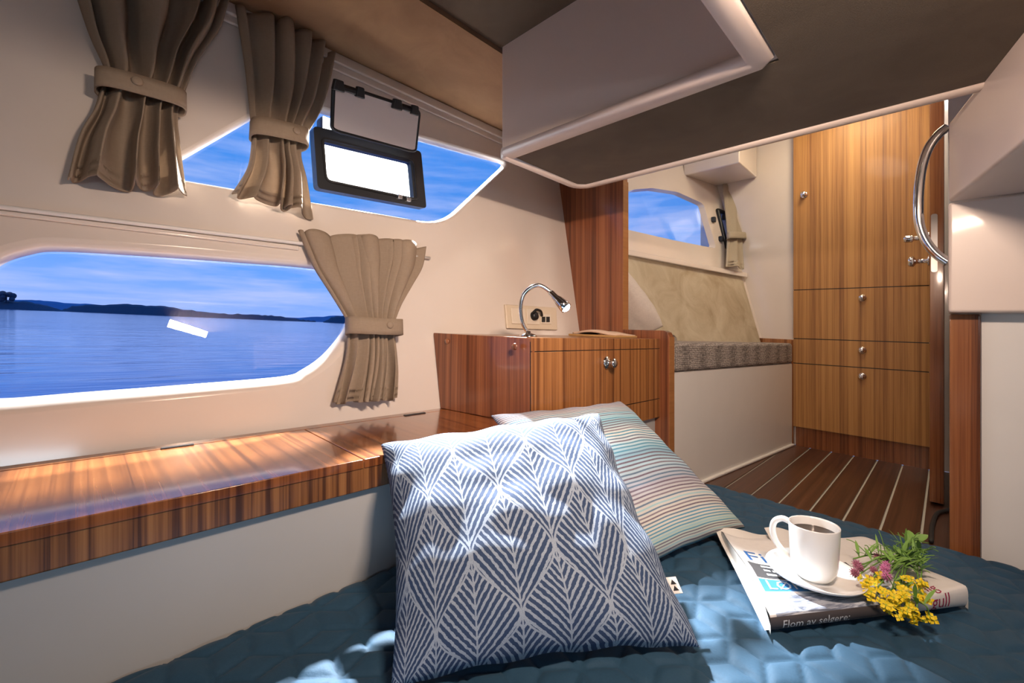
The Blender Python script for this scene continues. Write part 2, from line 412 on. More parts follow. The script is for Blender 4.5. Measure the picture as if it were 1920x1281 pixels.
# ------------------------------------------------------------------ boxes to starboard of the doorway
A_ = P(1778, 380, Y=1.33); Bp = P(1920, 265, Z=A_.z)
d_ = (Bp - A_); C_ = A_ + d_ * 2.1
b = B(); b.hexa([(A_.x, A_.y), (C_.x, C_.y), (1.05, C_.y), (1.05, 1.34)], A_.z, SZ + .012)
zb = P(1778, 586, Y=1.33).z
b2 = B(); b2.box(A_.x, 1.05, 1.33, 1.42, zb, A_.z)
wr = struct('wall_forward', b2, GELM, bevel=.006)
struct('overhead_locker', b, GELM, wr, bevel=.006)
b = B(); b.box(.055, 1.05, 1.385, 1.42, 0., zb + .002); struct('lower_panel', b, GELW, wr)
b = B(); b.box(A_.x + .0, 1.05, 1.42, 1.46, zb + .02, 1.95); struct('upper_panel', b, GELW, wr)
b = B(); b.box(.006, .0535, 1.372, 1.412, 0., zb - .002); struct('trim_2', b, TKP, label='varnished teak post framing the doorway', bevel=.003)
# other walls of the cabin (behind and beside the photographer)
struct('wall_right', B_box(1.05, 1.10, Y0, 3.0, 0, 1.95), GELW)
struct('wall_back', B_box(-1.3, 1.10, Y0 - .05, Y0, 0, 1.42), GELW)
# saloon shell forward of the bulkhead
b = B(); SYB = 2.92
struct('wall_saloon_forward', B_box(-1.15, 1.10, SYB, SYB + .04, 0, 2.0), GEL)
struct('ceiling_saloon', B_box(-1.4, 1.10, SYF - .012, SYB + .04, 1.95, 2.0), GELW)
struct('wall_saloon_aft', B_box(-1.35, 1.10, SYF - .02, SYF - .008, CEIL + .06, 1.96), GELW)
struct('wall_saloon_right', B_box(.035, .06, 1.46, SYB, 0, 1.96), GELW)

# floor: base with pale caulk showing between separate planks
fl = struct('floor', B_box(-.78, 1.05, Y0, SYB, -.03, -.006), CAULK)
b0 = -.055 - .0963 * 7
for i in range(10):
    x0 = b0 + .0963 * i + .0035; x1 = x0 + .0963 - .007
    struct('plank', B_box(x0, x1, 1.30, SYB - .002, -.006, 0), m_teak('plank_teak_%d' % i, 0, (.13, .054, .028), (.085, .033, .017), (.045, .017, .010), rough=.32, coat=.15, off=i * 3.1), fl, bevel=.001)

# ------------------------------------------------------------------ saloon hull side with window
def yz2(u, v, off=0.): p = P(u, v, pl=HL2, off=off); return Vector((p.y, p.z))
O2 = -.03
w3 = [yz2(u, v, O2) for u, v in [(1150, 372), (1180, 361), (1215, 358), (1262, 365), (1309, 386), (1318, 420), (1331, 464), (1250, 448), (1150, 425)]]
g3 = rounded(w3, .02, 4); h3 = offset2(g3, .010)
w4 = [yz2(u, v, O2) for u, v in [(1334, 396), (1350, 402), (1368, 470), (1352, 466)]]
g4 = rounded(w4, .01, 4); h4 = offset2(g4, .008)
b = wall_with_holes([(1.51, .45), (SYB, .45), (SYB, 1.96), (1.51, 1.96)], [h3, h4], lambda y, z: Vector((hull2x(y, z), y, z)))
ws = struct('wall_saloon_left', b, GEL)
def reveal2(wc, gc):
    b = B(); N = len(wc)
    vs_ = [Vector((hull2x(p.x, p.y), p.x, p.y)) for p in wc] + [Vector((hull2x(p.x, p.y, O2), p.x, p.y)) for p in gc]
    b.add(vs_, [(i, (i + 1) % N, N + (i + 1) % N, N + i) for i in range(N)]); return obj('window_reveal', b, GEL, ws, smooth=False)
reveal2(h3, g3); reveal2(h4, g4)
b = B(); b.slab([Vector((hull2x(p.x, p.y, O2), p.x, p.y)) for p in offset2(g3, .003)], (-.006, 0, 0)); struct('window_3', b, GLASST, label='arched saloon window above the settee')
b = B(); b.slab([Vector((hull2x(p.x, p.y, O2), p.x, p.y)) for p in offset2(g4, .003)], (-.006, 0, 0)); win4 = struct('window_4', b, GLASST, label='narrow black framed port light beside the settee curtain')
bb = B(); bb.tube([Vector((hull2x(p.x, p.y, .004), p.x, p.y)) for p in g4], .014, 8, closed=True); struct('window_frame', bb, BLACK, win4, smooth=True)
for u, v in ((1338, 412), (1358, 408), (1352, 448)):
    c = P(u, v, pl=HL2, off=.01); bb = B(); bb.box(c.x - .012, c.x + .012, c.y - .012, c.y + .012, c.z - .016, c.z + .016); struct('latch', bb, BLACK, win4, bevel=.004)
# padded beige panel and window ledge on the settee side
b = B(); pts = [P(u, v, pl=HL2, off=.012) for u, v in [(1130, 472), (1390, 515), (1432, 660), (1130, 660)]]
b.slab(pts, (-.012, 0, 0)); struct('wall_lining', b, SUEDEB, ws, bevel=.003, label='mottled beige suede lining')
b = B(); pts = [P(u, v, pl=HL2, off=.004) for u, v in [(1130, 462), (1315, 498), (1392, 512), (1392, 521), (1315, 507), (1130, 472)]]
b.slab(pts, (.03, 0, 0)); struct('window_ledge', b, GEL, ws, bevel=.005)
# curtain pelmet box in the corner
b = B(); p0 = P(1345, 318, Y=2.72); p1 = P(1420, 335, Y=2.90)
b.box(hull2x(2.9, 1.5) - .1, P(1416, 330, Y=2.88).x, 2.60, 2.915, P(1400, 334, Y=2.88).z, P(1400, 275, Y=2.88).z)
struct('trim_3', b, GEL, label='cream pelmet box over the settee curtain', bevel=.008)

# ------------------------------------------------------------------ BULKHEAD (teak, L-shaped)
YB = 1.474; BT = .035
zl = .628
bx0 = lambda z: wallx(z, -.004)
pts = [(bx0(0), 0), (-.690, 0), (-.690, zl - .02), (-.696, zl - .006), (-.71, zl), (-.8736, zl), (-.8736, CEIL), (bx0(CEIL), CEIL)]
b = B(); b.slab([(x, YB, z) for x, z in pts], (0, BT, 0))
struct('wall_bulkhead', b, TKK, bevel=.002)
b = B(); b.box(-.8736, -.8715, YB - .001, YB + BT + .002, zl, 1.2); struct('trim_4', b, TKE, label='pale teak edge banding of the tall bulkhead')
b = B(); b.box(-.690, -.6875, YB - .001, YB + BT + .002, 0.02, zl - .022); struct('trim_5', b, TKE, label='pale teak edge banding of the low bulkhead end')

def knob(par, pos, nrm, r=.02, ln=.03):
    """chrome knob: rosette, stem, head"""
    n = Vector(nrm).normalized(); M = Matrix.Translation(pos) @ n.to_track_quat('Z', 'Y').to_matrix().to_4x4()
    b = B(); k = r / .02
    prof = [(0, 0), (.020 * k, 0), (.020 * k, .004), (.016 * k, .008), (.008 * k, .009), (.007 * k, ln * .5), (.009 * k, ln * .62), (.0145 * k, ln * .72), (.015 * k, ln * .86), (.011 * k, ln * .97), (0, ln)]
    b.lathe(prof, 24, M); return obj('knob', b, CHROME, par, smooth=True)

# ------------------------------------------------------------------ BENCH
BTZ = .381; BX = -.725; BN = .056
bench = thing('storage_bench', 'long teak topped storage bench with white front under the windows', 'bench', (-.88, .1, .0))
b = B(); b.slab([(-.742, Y0, .0), (-.742, .785, .0), (-.742, .785, BTZ - BN), (-.742, Y0, BTZ - BN)], (-.02, 0, 0))
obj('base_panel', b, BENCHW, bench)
YE = .785
b = B(); b.box(BX - .02, BX, Y0, YE, BTZ - BN, BTZ - .003); obj('nosing', b, TKN, bench, bevel=.003)
seam = P(620, 830, Z=BTZ).y
xb = -1.005
for y0, y1 in ((Y0, seam - .001), (seam + .001, YE + .0)):
    b = B(); b.box(xb, BX + .002, y0, y1, BTZ - .016, BTZ); obj('lid', b, TKB, bench, bevel=.0015)
b = B(); b.box(wallx(BTZ - .016, .0006), xb - .0025, Y0, YE, BTZ - .016, BTZ); obj('back_strip', b, TKB, bench)
for (u0, v0), (u1, v1) in (((304, 846), (367, 838)), ((762, 781), (795, 774))):
    a = P(u0, v0, Z=BTZ); c = P(u1, v1, Z=BTZ); yc = (a.y + c.y) / 2; hl = (c.y - a.y) / 2
    b = B(); b.box(xb - .006, xb + .004, yc - hl, yc + hl, BTZ - .001, BTZ + .0025); obj('hinge', b, DKGREY, bench, bevel=.001)

# ------------------------------------------------------------------ NIGHTSTAND
NT_ = .598
ns = thing('nightstand', 'teak nightstand with a chrome knob built beside the bulkhead', 'cabinet', (-.87, 1.1, .32))
side = [(-.725, .79), (-.735, .79)]
b = B(); e = .003
b.hexa([(-.727, .7905), (-.727, YB - .003), (-1.045, YB - .003), (-1.045, .7905)], .322, NT_ - .012); obj('body', b, TKY, ns)
# side panel toward the bench: vertical grain across x
b = B(); q0, q1 = Vector((-.7255, .7895)), Vector((wallx(NT_, .004), .742))
q2 = Vector((wallx(BTZ, .002), .742))
b.slab([(q0.x, q0.y, BTZ + .0006), (q0.x, q0.y, NT_ - .002), (q1.x, q1.y, NT_ + .001), (q2.x, q2.y, BTZ + .0006)], (.004, .012, 0)); obj('side_panel', b, TKK, ns, bevel=.0015)
b = B(); b.hexa([(-.7255, .7895), (-.7255, YB - .003), (-1.06, YB - .003), (-1.06, .748)], NT_ - .013, NT_); obj('top', b, TKY, ns, bevel=.001)
b = B(); b.box(-.7275, -.7225, .790, YB - .004, .5645, NT_ - .0005); obj('top_rail', b, TKY, ns)
b = B(); b.box(-.7275, -.7225, .790, YB - .004, .386, .562); dr = obj('door', b, TKY, ns, bevel=.001)
knob(dr, P(1137, 680, X=-.7225), (1, 0, 0), .0195, .034)
b = B(); b.box(-.7275, -.7225, .790, YB - .004, .320, .3835); obj('bottom_rail', b, TKY, ns)
b = B(); b.box(-.7262, -.7245, .789, YB - .004, .321, NT_ - .01); obj('gap_liner', b, BLACK, ns)
for u, v in ((967, 650), (840, 640)):      # two small wooden screw caps on the side
    c = P(u, v, Y=.77 if u > 900 else .752); M = Matrix.Translation(c + Vector((0, -.003, 0))) @ Matrix.Rotation(PI / 2, 4, 'X')
    b = B(); b.lathe([(.0, .004), (.007, .004), (.0085, 0)], 20, M); obj('screw_cap', b, TKK, ns, smooth=True)

b = B(); b.box(-.762, -.742, .787, YB - .002, .0, .3195); obj('plinth', b, BENCHW, ns)
# ------------------------------------------------------------------ WARDROBE
WX0, WX1, WY = -.6148, -.0540, 2.885
wd = thing('wardrobe', 'tall teak wardrobe with drawers and chrome knobs', 'wardrobe', (-.335, WY, 0))
b = B(); b.box(WX0 + .002, WX1 - .002, WY + .004, SYB - .002, .109, 1.93); obj('body', b, BLACK, wd)
b = B(); b.box(WX0 + .01, WX1, WY + .013, SYB - .002, 0.0, .108); obj('toe_kick', b, TKP, wd)
g = .0018
gx = [P(u, 500, Y=WY).x for u in (1488.6, 1537.4, 1614.6, 1705.6, 1743.5)]
for k, (z0, z1, kn) in enumerate(((.887, 1.93, (1508, 366)), (.611, .886, (1617, 559)), (.471, .610, (1617, 657)), (.109, .470, (1617, 706)))):
    nm = 'door' if k in (0, 3) else 'drawer'
    # each front is faced with four veneer leaves
    b = B(); b.box(WX0, WX1, WY + .001, WY + .018, z0 + g, z1 - g); fr_ = obj(nm, b, TKW, wd, bevel=.0008)
    for j in range(4):
        b = B(); b.box(gx[j] + .0004, gx[j + 1] - .0004, WY - .0008, WY + .0012, z0 + g, z1 - g); obj('veneer_leaf', b, TKW, fr_)
    knob(fr_, P(*kn, Y=WY), (0, -1, 0), .019, .036)
wd.location.x += 0

# ------------------------------------------------------------------ OPEN DOOR (edge-on)
dl = thing('door_1', None, None, (-.024, 2.55, 0), kind='structure')
dl['label'] = 'open teak door seen edge on beside the wardrobe'
b = B(); b.box(-.043, -.0035, 2.28, 2.86, .012, 1.92); obj('door_leaf', b, TKP, dl, bevel=.002)
DY = 2.279
a = P(1745.5, 402, Y=DY); c = P(1758, 510, Y=DY)
b = B(); b.slab([Vector((p.x, DY, p.y)) for p in rounded([Vector((a.x, c.z)), Vector((c.x, c.z)), Vector((c.x, a.z)), Vector((a.x, a.z))], .008, 5)], (0, -.002, 0)); lp_ = obj('lock_plate', b, STEEL, dl)
def handle(u, v, r, ln):
    pos = P(u, v, Y=2.33); M = Matrix.Translation(Vector((-.043, 2.33, pos.z))) @ Vector((-1, 0, 0)).to_track_quat('Z', 'Y').to_matrix().to_4x4()
    b = B(); b.lathe([(0, 0), (.021, 0), (.021, .005), (.009, .008), (.009, ln * .62), (.015, ln * .68), (r, ln * .76), (r, ln * .9), (r * .8, ln), (0, ln)], 20, M); obj('door_knob', b, CHROME, dl, smooth=True)
handle(1722, 490, .021, .062)
handle(1716, 447, .014, .075)

# ------------------------------------------------------------------ GRAB RAIL
hp = catmull([P(u, v, Y=1.352) for u, v in [(1777, 238), (1760, 252), (1742, 276), (1730, 308), (1724, 345), (1722, 385), (1724, 420), (1735, 450), (1754, 475), (1779, 493)]], 6, closed=False)
b = B(); b.tube(hp, .0092, 14)
tag(obj('grab_rail', b, CHROME, smooth=True), 'bowed chrome grab rail fixed to the white doorway edge', 'handrail')

# ------------------------------------------------------------------ SETTEE
st = thing('settee', 'white based settee with a textured grey seat pad', 'settee', (-.9, 2.2, 0))
q = [(-.727, 1.51), (-.7, 1.51), (-.61, 2.90)]
f0 = Vector((-.690 - .04, 1.515)); f1 = Vector((-.612, 2.912))
f0 = Vector((-.748, 1.515)); f1 = Vector((-.618, 2.88))
hx = lambda y, z: hull2x(y, z, .0)
b = B(); b.hexa([(f0.x, f0.y), (f1.x, f1.y), (f1.x - .07, f1.y), (f0.x - .19, f0.y)], 0, .468); obj('base', b, GELW, st, bevel=.006)
b = B(); b.hexa([(f0.x + .012, f0.y), (f1.x + .012, f1.y), (f1.x - .004, f1.y), (f0.x - .004, f0.y)], 0, .012); obj('skirting', b, GELW, st, bevel=.004)
def m_knit(name):
    m_, t, p = principled(name, (.4, .35, .31), .95)
    vo = t.new('ShaderNodeTexVoronoi'); t.set(vo, 'Vector', t.map(t.tc('Object'), (.6, .6, 1))); t.set(vo, 'Scale', 130.); vo.inputs['Randomness'].default_value = .35
    t.set(p, 'Base Color', t.ramp(vo.outputs['Distance'], [(.1, (.52, .46, .41)), (.45, (.30, .26, .235)), (.7, (.13, .11, .10))]))
    t.set(p, 'Normal', t.bump(t.m('SUBTRACT', 1., vo.outputs['Distance']), .6, .004)); return m_
KNIT = m_knit('knitted_grey')
b = B(); b.hexa([(f0.x + .006, f0.y), (f1.x + .004, f1.y - .006), (hx(f1.y, .469) + .006, f1.y - .006), (hx(f0.y, .469) + .006, f0.y)], .469, .583)
obj('seat_pad', b, KNIT, st, bevel=.016, seg=4)
# teak fiddle behind the seat pad against the forward wall
b = B(); b.slab([P(1352, 630.5, Y=2.895), P(1488, 637, Y=2.895), P(1488, 660, Y=2.895), P(1360, 660, Y=2.895)], (0, .02, 0)); obj('trim_board', b, TKX, st, bevel=.002)
b = B(); b.box(-.6255, -.6155, 2.890, 2.918, .0, .60); obj('end_board', b, TKP, st)

# ------------------------------------------------------------------ BED
def quilt_h(x, y):
    """tumbling-block quilting: height falls off towards the nearest stitched rhombus edge"""
    a = .052
    # triangular lattice coordinates, rhombi from hexagon thirds
    k = 2 / math.sqrt(3)
    d = []
    for th in (0, PI / 3, 2 * PI / 3):
        s_ = (x * np.cos(th) + y * np.sin(th)) / (a * .866)
        d.append(s_)
    # hexagon cell centre
    q = (math.sqrt(3) / 3 * x - y / 3) / a; r = (2 / 3 * y) / a
    xx, zz = q, r; yy = -xx - zz
    rx, ry, rz = np.round(xx), np.round(yy), np.round(zz)
    dx, dy, dz = abs(rx - xx), abs(ry - yy), abs(rz - zz)
    m1 = (dx > dy) & (dx > dz); m2 = (~m1) & (dy > dz)
    rx = np.where(m1, -ry - rz, rx); rz = np.where(~m1 & ~m2, -rx - ry, rz)
    cx = a * math.sqrt(3) * (rx + rz / 2); cy = a * 1.5 * rz
    lx, ly = x - cx, y - cy
    R = np.hypot(lx, ly); ap = a * .866
    edge = np.full_like(R, 1e9)
    for th in (0, PI / 3, 2 * PI / 3): edge = np.minimum(edge, ap - abs(lx * np.cos(th) + ly * np.sin(th)))
    for th in (PI / 2, PI / 2 + 2 * PI / 3, PI / 2 + 4 * PI / 3):
        along = lx * np.cos(th) + ly * np.sin(th); per = abs(-lx * np.sin(th) + ly * np.cos(th))
        edge = np.minimum(edge, np.where(along > 0, per, R))
    return edge
BZ = .17; BY1 = 1.375
bx_, by_ = -.74, -1.2
nx, ny = 340, 480
X1 = .62
gxs = np.linspace(-.74, X1, nx); gys = np.concatenate([np.linspace(-.6, BY1, ny)])
GX, GY = np.meshgrid(gxs, gys)
E_ = quilt_h(GX * .94 + GY * .34 + 3.0, -GX * .34 + GY * .94 + 3.0)
hq = .0065 * (1 - np.exp(-E_ / .0045))
rip = np.array([[noise.noise((x * 5, y * 5, 0)) * .004 + noise.noise((x * 26, y * 26, 3)) * .0022 for x in gxs] for y in gys])
ZZ = BZ - .004 + hq + rip
edge = np.clip((-.705 - GX) / .035, 0, 1); ZZ = ZZ - edge ** 2 * .012
drop = np.clip((GY - (BY1 - .05)) / .05, 0, 1); ZZ = ZZ - (1 - np.sqrt(np.clip(1 - drop ** 2, 0, 1))) * .05
b = B(); b.v = [Vector((float(GX[j, i]), float(GY[j, i]), float(ZZ[j, i]))) for j in range(ny) for i in range(nx)]
b.f = [(j * nx + i, j * nx + i + 1, (j + 1) * nx + i + 1, (j + 1) * nx + i) for j in range(ny - 1) for i in range(nx - 1)]; b.fm = [0] * len(b.f)
def m_quilt():
    m_, t, p = principled('quilt_teal', (.03, .09, .145), .75)
    v = t.tc('Object'); n = t.noise(v, 300., 3.)
    t.set(p, 'Base Color', t.mix(n, (.006, .044, .090), (.012, .062, .120)))
    p.inputs['Sheen Weight'].default_value = .05
    t.set(p, 'Normal', t.bump(n, .15, .002)); return m_
QUILT = m_quilt()
bed = thing('bed', 'low double berth covered with a quilted dark blue bedspread', 'bed', (-.1, .3, 0))
obj('quilt', b, QUILT, bed, smooth=True)
b = B(); b.box(-.735, 1.04, Y0 + .01, BY1 - .012, .0, BZ - .025); obj('mattress', b, QUILT, bed, bevel=.01)

# ------------------------------------------------------------------ CUSHIONS
def cushion(corners, T_, nrm_sign, wob, n=64, pinch=.07, seed=0, expo=.42, back=.25):
    BL, BR, TR, TL = [Vector(c) for c in corners]
    nrm = ((BR - BL).cross(TL - BL)).normalized() * nrm_sign
    def base(a, c): return BL.lerp(BR, a).lerp(TL.lerp(TR, a), c)
    b = B()
    ctr = base(.5, .5)
    for sgn in (1, -1):
        def fn(i, j):
            a, c = i * 2 - 1, j * 2 - 1
            # denser sampling near the rim
            a = math.sin(a * PI / 2) * .6 + a * .4; c = math.sin(c * PI / 2) * .6 + c * .4
            pa = a * (1 - pinch * (1 - c * c)); pc = c * (1 - pinch * (1 - a * a))
            q_ = base((pa + 1) / 2, (pc + 1) / 2)
            h = T_ * (1 if sgn > 0 else back) * (max(0, 1 - a * a) ** expo) * (max(0, 1 - c * c) ** expo)
            rim = (1 - a ** 4) * (1 - c ** 4)
            wv = noise.noise((a * 1.7 + seed, c * 1.7, seed)) * wob + noise.noise((a * 4 + seed, c * 4, seed + 5)) * wob * .45
            ed = (1 - abs(a)) ; ed2 = (1 - abs(c))
            pk = wob * .5 * math.sin(c * 14 + seed) * math.exp(-ed * 9) * (1 - c ** 4) + wob * .5 * math.sin(a * 13 + seed * 2) * math.exp(-ed2 * 9) * (1 - a ** 4)
            return q_ + nrm * (sgn * h + wv * rim * (1 if sgn > 0 else .4) + pk * .8)
        b.grid(fn, n, n)
    return b, base, nrm
def m_leaf():
    m_, t, p = principled('leaf_pattern_weave', (.1, .15, .25), .85)
    uv = t.tc('UV'); sp = t.new('ShaderNodeSeparateXYZ', Vector=t.map(uv, (4.3, 2.6, 1), (.18, .12, 0)))
    x, y = sp.outputs[0], sp.outputs[1]
    # ogee lattice: even columns at integer x, odd columns half a row lower
    def local(x_, y_):
        lx = t.m('SUBTRACT', x_, t.m('ROUND', x_)); return lx
    lx = local(x, y); ax = t.m('ABSOLUTE', lx)
    cy = t.m('COSINE', t.m('MULTIPLY', y, 2 * PI))
    bnd = t.m('ADD', t.m('MULTIPLY', cy, .235), .25)
    inside = t.m('LESS_THAN', ax, bnd)
    x2 = t.m('ADD', x, .5); lx2 = local(x2, y); ax2 = t.m('ABSOLUTE', lx2)
    axs = t.m('ADD', t.m('MULTIPLY', inside, ax), t.m('MULTIPLY', t.m('SUBTRACT', 1., inside), ax2))
    yl = t.m('ADD', t.m('FRACT', t.m('ADD', y, .5)), 0.); yl2 = t.m('FRACT', y)
    ys = t.m('ADD', t.m('MULTIPLY', inside, yl), t.m('MULTIPLY', t.m('SUBTRACT', 1., inside), yl2))
    # V-shaped ribs that fan out from the mid vein
    rib = t.m('SUBTRACT', t.m('MULTIPLY', ys, 11.5), t.m('MULTIPLY', t.m('POWER', axs, .9), 10.5))
    nz = t.noise(t.map(uv, (1, 1, 1)), 60., 2.)
    rib = t.m('ADD', rib, t.m('MULTIPLY', nz, .5))
    sn = t.m('SINE', t.m('MULTIPLY', rib, 2 * PI))
    ribf = t.m('GREATER_THAN', sn, .28)
    dist = t.m('ABSOLUTE', t.m('SUBTRACT', ax, bnd)); line = t.m('LESS_THAN', dist, .014)
    vein = t.m('LESS_THAN', axs, .010)
    f = t.m('MAXIMUM', t.m('MAXIMUM', ribf, line), vein)
    fz = t.noise(uv, 420., 2.)
    f = t.m('MULTIPLY', f, t.ramp(fz, [(.3, (.55, .55, .55)), (.5, (1, 1, 1))]))
    t.set(p, 'Base Color', t.mix(f, t.mix(fz, (.014, .034, .095), (.034, .070, .155)), (.31, .38, .48)))
    t.set(p, 'Normal', t.bump(t.m('ADD', f, t.m('MULTIPLY', fz, .6)), .3, .003)); return m_
def m_stripe():
    m_, t, p = principled('striped_weave', (.5, .5, .5), .85)
    uv = t.tc('UV'); sp = t.new('ShaderNodeSeparateXYZ', Vector=uv); y = sp.outputs[1]
    y = t.m('ADD', y, t.m('MULTIPLY', t.m('SUBTRACT', t.noise(uv, 6., 1.), .5), .006))
    rnd = random.Random(3)
    cream, teal, dteal, grey, plum, aqua, blue = (.56, .55, .50), (.10, .32, .40), (.05, .17, .27), (.33, .33, .36), (.16, .12, .17), (.30, .50, .54), (.14, .22, .38)
    zones = [(0, cream), (.10, (.40, .50, .44)), (.16, cream), (.27, (.50, .50, .48)), (.36, (.36, .37, .44)), (.44, (.38, .54, .64)), (.50, (.22, .40, .52)), (.56, (.45, .60, .68)), (.62, (.62, .64, .62)), (.70, (.26, .50, .60)), (.77, (.40, .58, .66)), (.83, (.55, .53, .50)), (.90, (.45, .44, .47)), (1., (.40, .40, .44))]
    basec = t.ramp(y, zones)
    lines = t.m('FRACT', t.m('MULTIPLY', y, 58.))
    lm = t.m('LESS_THAN', lines, .42)
    idx = t.m('FLOOR', t.m('MULTIPLY', y, 58.)); wn = t.new('ShaderNodeTexWhiteNoise'); wn.noise_dimensions = '1D'; t.set(wn, 'W', idx)
    lc = t.ramp(wn.outputs[0], [(0., (.13, .10, .14)), (.3, (.10, .16, .24)), (.5, (.07, .24, .36)), (.7, (.18, .15, .19)), (.88, (.28, .46, .52))], 'CONSTANT')
    fz = t.noise(t.map(uv, (40, 300, 1)), 2., 3.)
    c = t.mix(t.m('MULTIPLY', lm, t.m('ADD', t.m('MULTIPLY', fz, .5), .7)), basec, lc)
    t.set(p, 'Base Color', c); t.set(p, 'Normal', t.bump(t.m('ADD', lines, t.noise(uv, 350., 2.)), .25, .002)); return m_
LEAF = m_leaf(); STRIPE = m_stripe()
def pt(u, v, s_): x, y, z = ray(u, v); return Vector((x * s_, y * s_, CZ + z * s_))
BL1, BR1 = P(733, 1292, Z=BZ + .012), P(1312, 1214, Z=BZ + .012)
TL1, TR1 = pt(714, 834, .00099), pt(1122, 776, .00117)
BR2 = P(1398, 990, Z=BZ + .012); BL2 = BR2 + Vector((-.084, -.45, 0))
TL2, TR2 = pt(920, 779, .00119), pt(1163, 753, .00153)
b, base2, n2_ = cushion([BL2, BR2, TR2, TL2], .064, 1, .008, 48, seed=4)
c2 = thing('cushion', 'thin striped cushion in teal, grey and cream lying behind the leaf patterned one', 'cushion', (BL2 + BR2) / 2)
obj('cover', b, STRIPE, c2, smooth=True, weld=True)
b, base1, n1_ = cushion([BL1, BR1, TR1, TL1], .080, 1, .016, 72, seed=1)
c1 = thing('cushion', 'navy and white leaf patterned square cushion on the bed', 'cushion', (BL1 + BR1) / 2)
obj('cover', b, LEAF, c1, smooth=True, weld=True)
# sewn-in tag on the right edge of the leaf cushion
tg = P(1277, 1142, D=(BR1.lerp(TR1, .16).y - BR1.lerp(TR1, .16).x) * S)
e1 = (TR1 - BR1).normalized(); e2 = (BR1 - BL1).normalized()
b = B(); bp = BR1.lerp(TR1, .155) - e2 * .018 + n1_ * .004
b.slab([bp, bp + e2 * .026, bp + e2 * .026 + e1 * .024, bp + e1 * .024], n1_ * .0012)
tgo = obj('care_tag', b, WHITEP, c1)
b = B(); o_ = bp + n1_ * .0016 + e2 * .012
for i in range(2):
    q0_ = o_ + e1 * (.004 + .009 * i); b.slab([q0_, q0_ + e2 * .010, q0_ + e2 * .005 + e1 * .007], n1_ * .0003)
obj('tag_print', b, BLACK, tgo)
# beige cushion standing on the settee behind the bulkhead
BLs, BRs = Vector((-.97, 1.60, .585)), Vector((-.70, 1.66, .585))
cor = [P(1150, 632, Y=1.62), P(1246, 616, Y=1.78), P(1180, 497, Y=1.60), P(1120, 497, Y=1.53)]
b, bs_, nn_ = cushion([Vector((-1.05, 1.60, .60)), P(1243, 612, Y=1.66), P(1172, 502, Y=1.57), Vector((-1.10, 1.55, 1.0))], .075, 1, .010, 40, seed=9, pinch=-.16)
sc_ = thing('cushion', 'plain pale beige cushion standing on the settee', 'cushion', (-.95, 1.64, .585))
obj('cover', b, m_linen('pale_linen', (.62, .55, .49), .05), sc_, smooth=True, weld=True)
b = B(); b.grid(lambda i, j: Vector((-1.0 + .24 * i, 1.60 + .10 * j, .586 + .026 * math.sin(PI * j) ** .5 * (1 + .2 * math.sin(i * 9)))), 20, 10)
tag(obj('folded_blanket', b, m_linen('blanket_linen', (.58, .52, .46), .02), smooth=True), 'pale folded blanket at the foot of the settee cushion', 'blanket')

